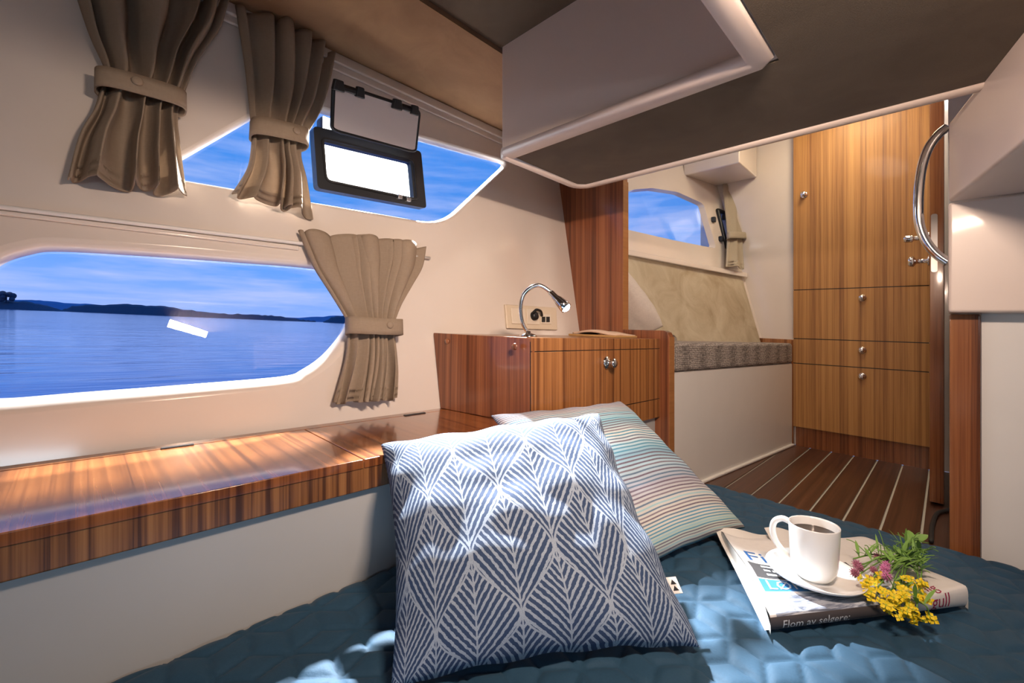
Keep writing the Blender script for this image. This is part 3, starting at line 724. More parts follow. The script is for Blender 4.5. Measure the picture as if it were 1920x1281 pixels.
# ------------------------------------------------------------------ CURTAINS
def lerp_poly(pl_, t_):
    n = len(pl_) - 1; f = t_ * n; i = min(int(f), n - 1); f -= i; return pl_[i].lerp(pl_[i + 1], f)
def resample(pl_, n=40):
    pl_ = catmull(pl_, 8, closed=False); L = [0]
    for i in range(1, len(pl_)): L.append(L[-1] + (pl_[i] - pl_[i - 1]).length)
    out = []
    for k in range(n + 1):
        d = L[-1] * k / n; i = max(j for j in range(len(L)) if L[j] <= d + 1e-9); i = min(i, len(pl_) - 2)
        out.append(pl_[i].lerp(pl_[i + 1], (d - L[i]) / max(1e-9, L[i + 1] - L[i])))
    return out
def curtain(label, Lpx, Rpx, tieL, tieR, plane, off, nf, seed, mat, amp=.014, button=None, group=None, band_h=None, flat=False):
    """Lpx/Rpx: edge points from the heading to the tie to the hem; tieL/tieR: (top, bottom) of the tie band at each side"""
    rnd = random.Random(seed)
    pr = lambda p, o=off: P(p[0], p[1], pl=plane, off=o)
    Lt, Lb = [pr(p) for p in Lpx[0]], [pr(p) for p in Lpx[1]]; Rt, Rb = [pr(p) for p in Rpx[0]], [pr(p) for p in Rpx[1]]
    Lp = resample(Lt, 26) + resample(Lb, 22)[1:]; Rp = resample(Rt, 26) + resample(Rb, 22)[1:]
    nv = len(Lp) - 1; tt = 26 / nv
    nrm = Vector((plane[0], plane[1], plane[2])).normalized()
    ph = [rnd.uniform(-.5, .5) for _ in range(6)]; wid = [rnd.choice((.55, .8, 1.1, 1.6)) for _ in range(nf)]; hgt_ = [rnd.uniform(.55, 1.25) for _ in range(nf + 1)]
    cw = [0]
    for w_ in wid: cw.append(cw[-1] + w_ / sum(wid))
    def foldphase(s_):
        for i in range(nf):
            if s_ <= cw[i + 1] + 1e-9: return i + (s_ - cw[i]) / (cw[i + 1] - cw[i])
        return nf
    def fn(s_, t_):
        k = min(nv, max(0, round(t_ * nv))); L_, R_ = Lp[k], Rp[k]
        d = (t_ - tt) / (tt if t_ < tt else 1 - tt)       # -1 heading, 0 tie, 1 hem
        fp = foldphase(s_) * 2 * PI
        am = amp * (.6 + .6 * min(1, abs(d)) ** .7)
        sw = .30 * abs(d)
        ss = s_ + .045 * math.sin(fp + .6 + d) * (1 - (2 * s_ - 1) ** 4) + .012 * math.sin(s_ * 17 + ph[0] * 6) * d
        ss = min(1, max(0, ss))
        bow = .020 * math.sin(PI * s_) ** .6
        fi = foldphase(s_); i0 = min(nf - 1, int(fi)); am *= hgt_[i0] + (hgt_[i0 + 1] - hgt_[i0]) * (fi - i0)
        prof = math.sin(fp + ph[1] + 1.2 * d * math.sin(fi * 2.1 + ph[3] * 6)) ; prof = math.copysign(abs(prof) ** .9, prof)
        q_ = L_.lerp(R_, ss) + nrm * (am * prof * min(1, 8 * s_ + .25) * min(1, 8 * (1 - s_) + .25) + bow)
        if d > .5: q_.z += .003 * (d - .5) * 2 * math.sin(fp * .5 + ph[2] * 5)
        q_.z += .004 * math.sin(fp + 1) * (1 if d < -.9 else 0)
        return q_
    b = B(); b.grid(fn, nf * 18, nv)
    cen = (Lp[0] + Rp[0]) / 2
    tb = min((p.z for p in Lb + Rb))
    c = thing('curtain', label, 'curtain', (cen.x, cen.y, tb), group)
    cl_ = obj('cloth', b, mat, c, smooth=True); md = cl_.modifiers.new('thick', 'SOLIDIFY'); md.thickness = .0022; md.offset = 0
    # hem stitching fold: a second narrow layer near the bottom edge
    def hem(s_, t_):
        q_ = fn(s_, 1 - .085 * (1 - t_)); return q_ + nrm * .0026
    hb = B(); hb.grid(hem, nf * 18, 6); obj('hem', hb, mat, c, smooth=True)
    # tie band: flattened loop
    tl0, tl1, tr0, tr1 = pr(tieL[0]), pr(tieL[1]), pr(tieR[0]), pr(tieR[1])
    wv = (tr0 - tl0); half = wv.length / 2 + .003; ax = wv.normalized(); mid0 = (tl0 + tr0) / 2; mid1 = (tl1 + tr1) / 2
    dn = (mid1 - mid0)
    dep = .030 if not flat else .02
    nb = 44; bb = B(); vs_ = []; 
    for layer in range(2):
        for row in range(4):
            for k in range(nb):
                a = 2 * PI * k / nb; ca, sa = math.cos(a), math.sin(a)
                off_ = .0028 * layer
                q_ = mid0 + dn * (row / 3) + ax * (half + off_) * math.copysign(abs(ca) ** .7, ca) + nrm * (dep * (math.copysign(abs(sa) ** .8, sa)) + off_ * (1 if sa > 0 else -1) + .018)
                q_ += dn.normalized() * (.004 * math.sin(PI * (ca + 1) / 2))
                vs_.append(q_)
    fs_ = []
    for layer in range(2):
        o_ = layer * 4 * nb
        for row in range(3):
            for k in range(nb): fs_.append((o_ + row * nb + k, o_ + row * nb + (k + 1) % nb, o_ + (row + 1) * nb + (k + 1) % nb, o_ + (row + 1) * nb + k))
    for row in (0, 3):
        for k in range(nb): fs_.append((row * nb + k, row * nb + (k + 1) % nb, 4 * nb + row * nb + (k + 1) % nb, 4 * nb + row * nb + k))
    bb.add(vs_, fs_); band = obj('tie_band', bb, mat, c, smooth=True)
    if button:
        sbt = button; q_ = mid0 + dn * .5 + ax * half * (sbt * 2 - 1)
        x_ = sbt * 2 - 1; hgt = dep * max(0., 1 - abs(x_) ** 2.6) ** .5
        pos = q_ + nrm * (hgt + .0225)
        M = Matrix.Translation(pos) @ nrm.to_track_quat('Z', 'Y').to_matrix().to_4x4()
        bt = B(); bt.lathe([(0, .004), (.006, .004), (.0085, .0025), (.009, 0)], 18, M); obj('button', bt, mat, band, smooth=True)
        tabL = ax * (.5 if sbt < .5 else -.5)
    return c
curtain('wide beige linen curtain tied back over the pointed end of the upper window',
        ([(118, -75), (144, 0), (168, 67), (196, 130), (190, 160)], [(190, 160), (178, 205), (150, 255), (128, 338)]),
        ([(452, -45), (428, 7), (412, 55), (369, 117), (337, 200)], [(337, 200), (333, 228), (338, 270), (351, 368)]),
        ((184, 143), (188, 178)), ((340, 186), (337, 219)), WL, .022, 5, 3, LINEN, .026, .42)
curtain('beige linen curtain tied back in front of the upper window, next to the port light',
        ([(440, 14), (452, 80), (462, 150), (470, 228), (472, 247)], [(472, 247), (471, 280), (463, 319), (435, 366)]),
        ([(627, 103), (618, 150), (604, 201), (578, 248), (567, 270)], [(567, 270), (565, 295), (577, 339), (590, 409)]),
        ((471, 232), (471, 264)), ((568, 254), (566, 284)), WL, .020, 5, 11, LINEN, .020, .72)
curtain('beige linen curtain tied back beside the lower window, hanging above the bench end',
        ([(560, 435), (575, 470), (591, 506), (622, 555), (649, 600), (650, 612)], [(650, 612), (650, 640), (644, 680), (622, 757)]),
        ([(799, 464), (792, 500), (774, 533), (752, 572), (739, 606), (739, 616)], [(739, 616), (741, 640), (746, 695), (744, 748)]),
        ((648, 597), (649, 628)), ((742, 602), (742, 631)), WL, .018, 8, 5, LINEN, .015, .66)
curtain('narrow pale curtain tied back in the saloon corner beside the settee window',
        ([(1352, 316), (1356, 360), (1361, 415), (1363, 440)], [(1363, 440), (1362, 460), (1360, 500)]),
        ([(1397, 318), (1394, 370), (1390, 430), (1390, 445)], [(1390, 445), (1391, 470), (1393, 506)]),
        ((1361, 438), (1361, 450)), ((1391, 440), (1391, 452)), HL2, .045, 3, 8, LINEN2, .007, None, flat=True)

# curtain rails
b = B(); b.tube([P(u, v, pl=WL, off=.011) for u, v in [(-300, 348), (0, 388), (560, 456), (806, 484)]], .0042, 10)
rl = thing('curtain_rail', 'thin white curtain rail along the wall above the lower window', 'curtain rail', P(300, 420, pl=WL, off=.03))
obj('rod', b, WHITEP, rl, smooth=True)
for u, v in ((40, 393), (470, 446), (797, 483)):
    a = P(u, v, pl=WL, off=.011); b = B(); b.tube([a, a - Vector((.011, 0, -.001))], .0035, 8); obj('bracket', b, WHITEP, rl, smooth=True)
b = B(); b.slab([P(u, v, pl=WL) for u, v in [(-300, 356), (0, 394), (560, 462), (560, 470), (0, 404), (-300, 368)]], (.006, 0, 0)); struct('trim_6', b, GEL, label='raised cream moulding line behind the curtain rail', bevel=.003)

# ------------------------------------------------------------------ PORT LIGHT in the upper window
pl_ = thing('port_light', 'black framed opening port light set in the upper window, sash raised', 'port light', P(690, 350, pl=WL))
b = B(); N = len(port_out)
lv = [(port_out, .020), (port_out, -.008), (port_in, -.008), (port_in, .012), (offset2(port_in, .008), .020)]
vs_ = [Vector((wallx(p.y, PO + o_), p.x, p.y)) for ct, o_ in lv for p in ct]
b.add(vs_, [(r * N + i, r * N + (i + 1) % N, ((r + 1) % 5) * N + (i + 1) % N, ((r + 1) % 5) * N + i) for r in range(5) for i in range(N)])
obj('frame', b, DKGREY, pl_, smooth=False)
b = B(); b.tube([Vector((wallx(p.y, PO + .022), p.x, p.y)) for p in offset2(port_in, .006)], .004, 6, closed=True); obj('gasket', b, RUBBER, pl_, smooth=True)
for u, v in ((748, 370), (764, 375)):
    c = P(u, v, pl=WL, off=.0); b = B(); b.box(c.x - .006, c.x + .010, c.y - .007, c.y + .007, c.z - .006, c.z + .006); obj('latch', b, STEEL, pl_, bevel=.002)
# raised sash: hinged along the frame's top, its free edge held up near the ceiling
s_bl, s_br = P(622, 243, pl=WL, off=.025), P(778, 285, pl=WL, off=.025)
s_tr, s_tl = P(786, 208, pl=WL, off=.085), P(626, 156, pl=WL, off=.085)
def sq(a, c): return s_bl.lerp(s_br, a).lerp(s_tl.lerp(s_tr, a), c)
sash_ring = [sq(p.x, p.y) for p in rounded([Vector((0, 0)), Vector((1, 0)), Vector((1, 1)), Vector((0, 1))], .09, 5)]
b = B(); b.tube(sash_ring, .0055, 8, closed=True); obj('sash_frame', b, BLACK, pl_, smooth=True)
nn = (s_br - s_bl).cross(s_tl - s_bl).normalized()
b = B(); b.slab([q_ for q_ in sash_ring], nn * .004); obj('sash_pane', b, FROST, pl_)
for a in (.14, .80):
    c = sq(a, .97); e_ = (s_tr - s_tl).normalized(); uu_ = (s_tl - s_bl).normalized()
    b = B()
    for k, (da, w_) in enumerate(((-.028, .016), (.030, .013))):
        q0 = c + e_ * da
        b.slab([q0 - e_ * w_ - uu_ * .012, q0 + e_ * w_ - uu_ * .012, q0 + e_ * w_ * .7 + uu_ * .014, q0 - e_ * w_ * .7 + uu_ * .014], nn * .016)
    b.slab([c - e_ * .04 - uu_ * .008, c + e_ * .04 - uu_ * .008, c + e_ * .04 + uu_ * .004, c - e_ * .04 + uu_ * .004], nn * .012)
    obj('hinge', b, BLACK, pl_, bevel=.003)
# floodlight head outside (seen white through the port light)
m_, t, p = principled('floodlight_glow', (1, 1, 1), .5)
em = t.new('ShaderNodeEmission', Color=(1., .97, .94, 1), Strength=7.); out = [n_ for n_ in t.n if n_.type == 'OUTPUT_MATERIAL'][0]; t.set(out, 'Surface', em.outputs[0]); GLOW = m_
fx = -1.62
fd = thing('floodlight', 'bright white floodlight outside the port light', 'lamp', (fx - .05, .8, 1.0))
la, lc = P(606, 339, X=fx), P(776, 374, X=fx)
b = B(); b.slab([(fx, la.y, la.z), (fx, lc.y, lc.z), (fx, lc.y, 1.38), (fx, la.y, 1.38)], (-.004, 0, 0)); obj('lens', b, GLOW, fd)
b = B(); b.box(fx - .06, fx - .006, la.y - .004, lc.y + .004, min(la.z, lc.z) + .01, 1.385); obj('housing', b, BLACK, fd, bevel=.01)
b = B(); b.tube([(fx - .03, .8, 1.05), (fx - .03, .8, -.2)], .012, 8); obj('pole', b, BLACK, fd, smooth=True)

# ------------------------------------------------------------------ READING LAMP
LD = .7071 * (.835 + .775)
lb = Vector((-.775, .835, NT_))
rlm = thing('reading_lamp', 'chrome gooseneck reading lamp with a lit tip on the nightstand', 'lamp', lb)
M = Matrix.Translation(lb)
b = B(); b.lathe([(0, 0), (.024, 0), (.024, .003), (.020, .007), (.008, .010), (.006, .016), (0, .016)], 28, M); obj('base', b, CHROME, rlm, smooth=True)
gp = catmull([lb + Vector((0, 0, .010))] + [P(u, v, D=LD) for u, v in [(980, 606), (976, 580), (980, 556), (993, 541), (1010, 535), (1026, 543), (1036, 553)]], 8, closed=False)
b = B(); b.tube(gp, .0052, 12); obj('gooseneck', b, CHROME, rlm, smooth=True)
h0, h1 = P(1031, 548, D=LD), P(1062, 578, D=LD - .02); ax = (h1 - h0).normalized()
M = Matrix.Translation(h0) @ ax.to_track_quat('Z', 'Y').to_matrix().to_4x4(); L_ = (h1 - h0).length
b = B(); b.lathe([(0, 0), (.007, 0), (.009, .004), (.009, L_ * .35), (.012, L_ * .5), (.0145, L_ * .75), (.016, L_), (.0145, L_), (.012, L_ * .9)], 24, M); hd = obj('lamp_head', b, CHROME, rlm, smooth=True)
m_, t, p = principled('led_glow', (1, 1, 1), .5)
em = t.new('ShaderNodeEmission', Color=(.75, .9, 1., 1), Strength=14.); out = [n_ for n_ in t.n if n_.type == 'OUTPUT_MATERIAL'][0]; t.set(out, 'Surface', em.outputs[0]); LED = m_
b = B(); b.lathe([(0, L_ + .007), (.006, L_ + .0055), (.011, L_ + .002), (.0135, L_ - .003)], 20, M); obj('led_lens', b, LED, hd, smooth=True)
tip = H(h1 + ax * .011); sl = light('reading_lamp_light', 'SPOT', tip, .8, (.8, .92, 1.), tip + Vector(ax), spot_size=math.radians(110), spot_blend=.6, shadow_soft_size=.012)

# ------------------------------------------------------------------ SOCKET STRIP on the hull side
def wp(u, v, o_=0.): return P(u, v, pl=WL, off=o_)
so = thing('socket_strip', 'ivory socket strip on the wall behind the reading lamp', 'socket', wp(992, 612))
b = B(); b.slab([wp(u, v) for u, v in [(944, 571), (1040, 577), (1042, 619), (948, 616)]], (.010, 0, 0)); obj('plate', b, IVORY, so, bevel=.003)
b = B(); b.slab([wp(u, v, .010) for u, v in [(957, 577), (984, 579), (985, 608), (959, 607)]], (.004, 0, 0)); obj('rocker', b, IVORY2, so, bevel=.002)
b = B(); b.slab([wp(u, v, .010) for u, v in [(987, 579), (1010, 580), (1011, 609), (988, 608)]], (.003, 0, 0)); obj('socket_insert', b, IVORY2, so, bevel=.002)
M = Matrix.Translation(wp(1000, 593, .012)) @ Vector((1, 0, .167)).to_track_quat('Z', 'Y').to_matrix().to_4x4()
b = B(); b.lathe([(0, .018), (.010, .018), (.015, .014), (.017, .0)], 24, M); pg = obj('plug', b, BLACK, so, smooth=True)
b = B(); b.tube(catmull([wp(1000, 586, .03), wp(1006, 581, .034), wp(1014, 584, .03), wp(1016, 592, .016)], 5, closed=False), .005, 8); obj('plug_flap', b, BLACK, pg, smooth=True)
b = B(); b.slab([wp(u, v, .010) for u, v in [(1013, 588), (1032, 589), (1033, 608), (1014, 607)]], (.003, 0, 0)); obj('switch_insert', b, IVORY2, so, bevel=.002)
for u in (1015.5, 1024):
    b = B(); b.slab([wp(u_, v_, .013) for u_, v_ in [(u, 594), (u + 6, 594), (u + 6, 604), (u, 604)]], (.003, 0, 0)); obj('switch', b, BLACK, so, bevel=.001)

# ------------------------------------------------------------------ BOOKLET on the nightstand
m_, t, p = principled('kraft_cover', (.46, .27, .10), .7); KRAFT = m_
PAGES = principled('cream_pages', (.68, .50, .38), .8)[0]
q0 = P(1068, 634, Y=1.36); bk = thing('booklet', 'thin tan booklet lying on the nightstand beside the bulkhead', 'book', (-.90, 1.38, NT_))
b = B(); b.box(-1.0, -.80, 1.30, 1.45, NT_ + .0005, NT_ + .008); obj('cover', b, KRAFT, bk, bevel=.001)
b = B(); b.grid(lambda i, j: Vector((-.985 + .18 * i, 1.305 + .14 * j, NT_ + .0085 + .012 * math.sin(PI * (.15 + .8 * i)) ** 2 + .003 * math.sin(j * 6))), 20, 6)
pb = obj('pages', b, PAGES, bk, smooth=True); md = pb.modifiers.new('t', 'SOLIDIFY'); md.thickness = .007; md.offset = -.2

# ------------------------------------------------------------------ CABLE on the floor
cp = catmull([P(u, v, Z=.008) for u, v in [(1790, 952), (1776, 957), (1757, 963), (1748, 985), (1746, 1016)]], 8, closed=False)
b = B(); b.tube(cp, .006, 8); tag(obj('cable', b, RUBBER, smooth=True), 'black cable looping over the floor by the teak post', 'cable')

# ------------------------------------------------------------------ NEWSPAPER
NC = [Vector((-.189, .735)), Vector((.022, 1.052)), Vector((-.113, 1.232)), Vector((-.336, .962))]     # front-left, front-right, back-right, back-left
def np_xy(a, c): return NC[0].lerp(NC[1], a).lerp(NC[3].lerp(NC[2], a), c)
def paper(a, w, o_=0.):
    """w < .12: rounded front fold, above: the upper side"""
    t_ = .026 + .008 * max(0, (a - .65) / .35) ** 1.5
    if w < .12:
        f = w / .12; c = -.035 * math.sin(PI * f * .9); z = t_ * (1 - math.cos(PI * f)) / 2; n_ = Vector((0, 0, 0))
        xy = np_xy(a, c); out = (NC[0] - NC[3]).normalized() * o_ * math.sin(PI * f)
        return Vector((xy.x + out.x, xy.y + out.y, BZ + .008 + z + o_ * f))
    c = (w - .12) / .88
    z = t_ * (1 - .55 * min(1, c * 1.3)) + .020 * math.exp(-a / .10) * min(1, c * 2.5) + .003 * math.sin(a * 9 + c * 4) * min(1, c * 3) * (1 - .6 * c)
    z -= .010 * max(0, (a - .9) / .1) ** 2 * min(1, c * 2)
    if c > .93: z -= .004 * (c - .93) / .07
    xy = np_xy(a, c + .02 * noise.noise((a * 4, 1, 0)) * c)
    return Vector((xy.x, xy.y, BZ + .008 + z + o_))
def m_newsprint():
    m_, t, p = principled('newsprint', (.7, .68, .66), .7)
    uv = t.tc('UV'); sp = t.new('ShaderNodeSeparateXYZ', Vector=uv); a, w_ = sp.outputs[0], sp.outputs[1]
    def rng(v, lo, hi): return t.m('MULTIPLY', t.m('GREATER_THAN', v, lo), t.m('LESS_THAN', v, hi))
    c = t.mix(t.noise(uv, 30., 2.), (.64, .62, .60), (.72, .70, .68))
    pho = t.ramp(t.noise(t.map(uv, (4, 16, 1)), 2.2, 4., .65, 1.2), [(.3, (.06, .07, .10)), (.45, (.22, .25, .32)), (.58, (.50, .54, .60)), (.7, (.70, .72, .74))])
    c = t.mix(t.m('MULTIPLY', rng(a, .03, .66), rng(w_, .092, .245)), c, pho)
    c = t.mix(t.m('MULTIPLY', rng(a, .0, .62), rng(w_, -.1, .092)), c, (.075, .062, .062))
    c = t.mix(t.m('MULTIPLY', rng(a, .62, .72), rng(w_, -.1, .16)), c, (.30, .24, .24))
    c = t.mix(t.m('MULTIPLY', rng(a, .035, .60), rng(w_, .265, .375)), c, (.035, .21, .48))
    c = t.mix(t.m('MULTIPLY', rng(a, .035, .60), rng(w_, .385, .565)), c, (.06, .06, .065))
    t.set(p, 'Base Color', c); return m_
NEWS = m_newsprint(); PAPER = principled('plain_newsprint', (.66, .64, .61), .75)[0]
INKW = principled('print_white', (.70, .70, .70), .7)[0]; INKB = principled('print_blue', (.02, .12, .36), .7)[0]; INKR = principled('print_crimson', (.30, .015, .07), .7)[0]
nwp = thing('newspaper', 'folded newspaper lying on the quilt under the coffee cup', 'newspaper', (*np_xy(.5, .5), BZ))
b = B(); b.grid(lambda i, j: paper(i, j), 60, 60); fp_ = obj('front_page', b, NEWS, nwp, smooth=True)
b = B(); rg = [(1., j / 20) for j in range(0, 21)] + [(1 - i / 30, 1.) for i in range(1, 31)] + [(0., 1 - j / 20) for j in range(1, 21)]
def rim_pt(a, c, low): 
    q_ = paper(a, .12 + .88 * c) if c > .02 else paper(a, .06); return Vector((q_.x, q_.y, BZ + .006)) if low else Vector((q_.x, q_.y, q_.z - .0015))
n_ = len(rg); b.add([rim_pt(a, c, False) for a, c in rg] + [rim_pt(a, c, True) for a, c in rg], [(i, i + 1, n_ + i + 1, n_ + i) for i in range(n_ - 1)]); obj('page_edges', b, PAPER, nwp)
# loose inner sheet that peeks out at the back and the lower left edge
def sheet(i, j):
    c = -.02 + 1.10 * j; a = -.022 + .60 * i; xy = np_xy(a, c); z = .006 + .012 * math.sin(PI * .5 * j) * math.exp(-i * 2) + .022 * max(0, j - .85) / .15 * (.5 + .5 * math.sin(i * 9)) * .5
    return Vector((xy.x, xy.y, BZ + .005 + z))
b = B(); b.grid(sheet, 30, 30); obj('inner_sheet', b, PAPER, nwp, smooth=True)
def sheet2(i, j):
    xy = np_xy(.30 + .42 * i, .80 + .28 * j); return Vector((xy.x, xy.y, BZ + .014 + .010 * math.sin(i * 5 + 1) * j + .008 * j))
b = B(); b.grid(sheet2, 24, 12); obj('inner_sheet', b, PAPER, nwp, smooth=True)
def text_on(body, a0, w0, size, mat, name, par, aspect=1., la=.38, lw=.31, rot=0., o_=.0007):
    cu = bpy.data.curves.new('t', 'FONT'); cu.body = body; cu.size = 1.0; cu.resolution_u = 2
    to = bpy.data.objects.new('t', cu); col.objects.link(to)
    dg = bpy.context.evaluated_depsgraph_get(); me = to.evaluated_get(dg).to_mesh()
    bm = bmesh.new(); bm.from_mesh(me); bmesh.ops.triangulate(bm, faces=bm.faces)
    bmesh.ops.subdivide_edges(bm, edges=[e for e in bm.edges if e.calc_length() > .25], cuts=2)
    bmesh.ops.triangulate(bm, faces=bm.faces); bm.verts.ensure_lookup_table()
    b = B(); vs_ = []
    for v in bm.verts:
        x, y = v.co.x * size * aspect, v.co.y * size
        vs_.append(paper(min(1, a0 + x / la), min(1, max(0, w0 + y / lw)), o_))
    b.add(vs_, [tuple(v.index for v in f.verts) for f in bm.faces]); bm.free()
    bpy.data.objects.remove(to); bpy.data.curves.remove(cu)
    return obj(name, b, mat, par)
text_on('Flom av selgere:', .055, .032, .0235, INKW, 'headline', fp_, .80, lw=.40)
text_on('LØRDAG', .06, .282, .036, INKW, 'headline', fp_, 1.05)
text_on('Finan', .05, .60, .062, INKB, 'masthead', fp_, 1.15)
text_on('gull', .80, .035, .028, INKR, 'headline', fp_, 1.0, lw=.30)
text_on('lig', .80, .125, .028, INKR, 'headline', fp_, 1.0, lw=.30)
for k, (w0, a1) in enumerate(((.515, .42), (.465, .50), (.415, .46))):          # lines of small print, too small to read
    rnd = random.Random(k); a = .10; b = B()
    while a < a1:
        l_ = rnd.uniform(.03, .07); q_ = [paper(a, w0, .0006), paper(a + l_, w0, .0006), paper(a + l_, w0 + .022, .0006), paper(a, w0 + .022, .0006)]
        b.add(q_, [(0, 1, 2, 3)]); a += l_ + .012
    obj('small_print', b, INKW, fp_)

# ------------------------------------------------------------------ SAUCER AND COFFEE CUP
sp_ = P(1526, 1096, Z=BZ + .026); sz = BZ + .0325
sau = thing('saucer', 'white ceramic saucer on the newspaper under the coffee cup', 'saucer', (sp_.x, sp_.y, sz), tilt=True)
b = B(); b.lathe([(0, .004), (.032, .004), (.036, .006), (.060, .010), (.080, .0175), (.0865, .0215), (.0875, .0205), (.083, .0155), (.060, .006), (.042, .001), (.040, 0), (0, 0)], 64); b.v = [Vector((v.x * .83, v.y * .83, v.z * .95)) for v in b.v]
obj('dish', b, CER, sau, smooth=True, local=True)
mz = sz + .0062
mug = thing('coffee_cup', 'white ceramic cup of black coffee standing on the saucer', 'cup', (sp_.x, sp_.y, mz))
b = B(); b.lathe([(0, 0), (.026, 0), (.029, .002), (.0335, .007), (.0385, .016), (.0405, .026), (.0425, .060), (.0440, .0895), (.0435, .0912), (.0425, .0908), (.0410, .088), (.0395, .060), (.0375, .026), (.033, .012), (0, .008)], 64); b.v = [Vector((v.x * .85, v.y * .85, v.z)) for v in b.v]
obj('body', b, CER, mug, smooth=True, local=True)
hdv = Vector((-.98, .0, 0)).normalized()
hp_ = catmull([hdv * (r - .0055) + Vector((0, 0, z)) for r, z in [(.041, .0845), (.053, .087), (.065, .078), (.068, .060), (.062, .042), (.050, .028), (.039, .022)]], 6, closed=False)
b = B(); b.tube(hp_, .0052, 12); obj('handle', b, CER, mug, smooth=True, local=True)
m_, t, p = principled('coffee', (.018, .007, .003), .05); COFFEE = m_
b = B(); b.lathe([(0, .0765), (.030, .0765), (.0345, .077)], 48); obj('coffee', b, COFFEE, mug, smooth=True, local=True)

# ------------------------------------------------------------------ WILD FLOWERS
YEL = principled('yellow_petals', (.80, .60, .012), .6)[0]; YELG = principled('yellow_green', (.42, .50, .05), .6)[0]
GREEN = principled('stem_green', (.13, .27, .045), .55)[0]; GREEN2 = principled('leaf_green', (.17, .33, .06), .55)[0]; GREEN3 = principled('dark_leaf_green', (.06, .15, .03), .55)[0]
PINK = principled('clover_pink', (.62, .22, .42), .7)[0]; PINK2 = principled('clover_faded', (.38, .13, .20), .75)[0]
def leaf(b, base_, dir_, ln, wd_, up_=Vector((0, 0, 1)), n=5):
    d = dir_.normalized(); sd = d.cross(up_).normalized(); vs_ = []
    for k in range(n + 1):
        t_ = k / n; w2 = wd_ * math.sin(PI * min(1, t_ * .92 + .06)) ; c = base_ + d * ln * t_ + up_ * ln * .18 * math.sin(PI * t_ * .7)
        vs_ += [c - sd * w2, c + up_ * w2 * -.25, c + sd * w2]
    b.add(vs_, [(3 * k + m, 3 * k + m + 1, 3 * k + m + 4, 3 * k + m + 3) for k in range(n) for m in (0, 1)])
def blossom(b, c, r, rnd):
    ax_ = Vector((rnd.uniform(-.7, .7), rnd.uniform(-1., .3), rnd.uniform(.3, 1))).normalized(); u_ = ax_.orthogonal().normalized(); v_ = ax_.cross(u_); a0 = rnd.uniform(0, 2)
    for k in range(4):
        a = a0 + k * PI / 2; d = u_ * math.cos(a) + v_ * math.sin(a); s_ = ax_.cross(d)
        b.add([c, c + d * r * .55 + s_ * r * .42 + ax_ * r * .25, c + d * r + ax_ * r * .2, c + d * r * .55 - s_ * r * .42 + ax_ * r * .25], [(0, 1, 2, 3)])
FZ = BZ + .034
def rt(u, v, z): return P(u, v, Z=z)
def sprig(name, label, group, tip_, root, hz, rz, seed, head, hmat, nh, spread, cat):
    rnd = random.Random(seed); t_ = rt(*tip_, FZ + hz); r_ = rt(*root, FZ + rz); m1 = r_.lerp(t_, .5) + Vector((rnd.uniform(-.008, .008), rnd.uniform(-.008, .008), .010))
    o = thing(name, label, cat, (t_.x, t_.y, BZ + .02), group)
    b = B(); pth = catmull([r_, m1, t_], 6, closed=False); b.tube(pth, .0011, 6)
    heads = []
    for k in range(nh):
        h_ = t_ + Vector((rnd.gauss(0, spread), rnd.gauss(0, spread), rnd.uniform(-.004, .012))); heads.append(h_); b.tube([lerp_poly(pth, .8), (lerp_poly(pth, .9) + h_) / 2 + Vector((0, 0, .002)), h_], .0006, 5)
    obj('stem', b, GREEN, o, smooth=True)
    if head == 'yellow':
        b = B()
        for h_ in heads: blossom(b, h_, rnd.uniform(.0055, .0085), rnd)
        obj('blossoms', b, hmat, o)
        b = B()
        for h_ in heads: b.lathe([(0, .002), (.0016, .001), (.0016, -.001), (0, -.003)], 6, Matrix.Translation(h_)); 
        obj('buds', b, YELG, o)
    else:
        b = B()
        for h_ in heads:
            R_ = rnd.uniform(.0065, .0085)
            for q in range(46):
                zc = 1 - 2 * (q + .5) / 46; a = q * 2.4; rr = math.sqrt(1 - zc * zc); d = Vector((rr * math.cos(a), rr * math.sin(a), zc)); s_ = d.orthogonal().normalized() * R_ * .2; s2 = d.cross(s_)
                b.add([h_ + d * R_ * .4 + s_, h_ + d * R_ * .4 - s_ * .5 + s2 * .8, h_ + d * R_ * .4 - s_ * .5 - s2 * .8, h_ + d * R_ * 1.1], [(0, 1, 3), (1, 2, 3), (2, 0, 3)])
        obj('flower_heads', b, hmat, o)
    b = B()
    for k in range(3):
        q_ = lerp_poly(pth, rnd.uniform(.1, .7)); leaf(b, q_, Vector((rnd.uniform(-1, 1), rnd.uniform(-1, 1), rnd.uniform(.0, .6))), rnd.uniform(.016, .032), .0028)
    obj('leaves', b, GREEN2, o, smooth=True); return o
ylab = 'sprig of small yellow four petalled wild flowers on the newspaper'
for k, (tp, hz, n_, sd_) in enumerate([((1622, 1098), .02, 7, .006), ((1636, 1116), .012, 9, .007), ((1650, 1090), .016, 6, .006), ((1668, 1124), .012, 9, .007), ((1688, 1098), .018, 8, .007), ((1694, 1126), .012, 11, .008), ((1722, 1103), .014, 9, .007), ((1726, 1126), .008, 8, .006), ((1664, 1146), .004, 9, .007), ((1700, 1148), .002, 7, .006)]):
    sprig('yellow_flower_sprig', ylab, 'yellow flower sprigs in the bunch', tp, (1704 + 6 * (k % 4), 1052 - 3 * (k % 3)), hz, .012, 40 + k, 'yellow', YEL, n_, sd_, 'flower')
sprig('yellow_flower_sprig', 'drooping sprig of yellow wild flowers hanging over the newspaper fold', None, (1712, 1166), (1712, 1120), -.012, .012, 77, 'yellow', YEL, 12, .007, 'flower')
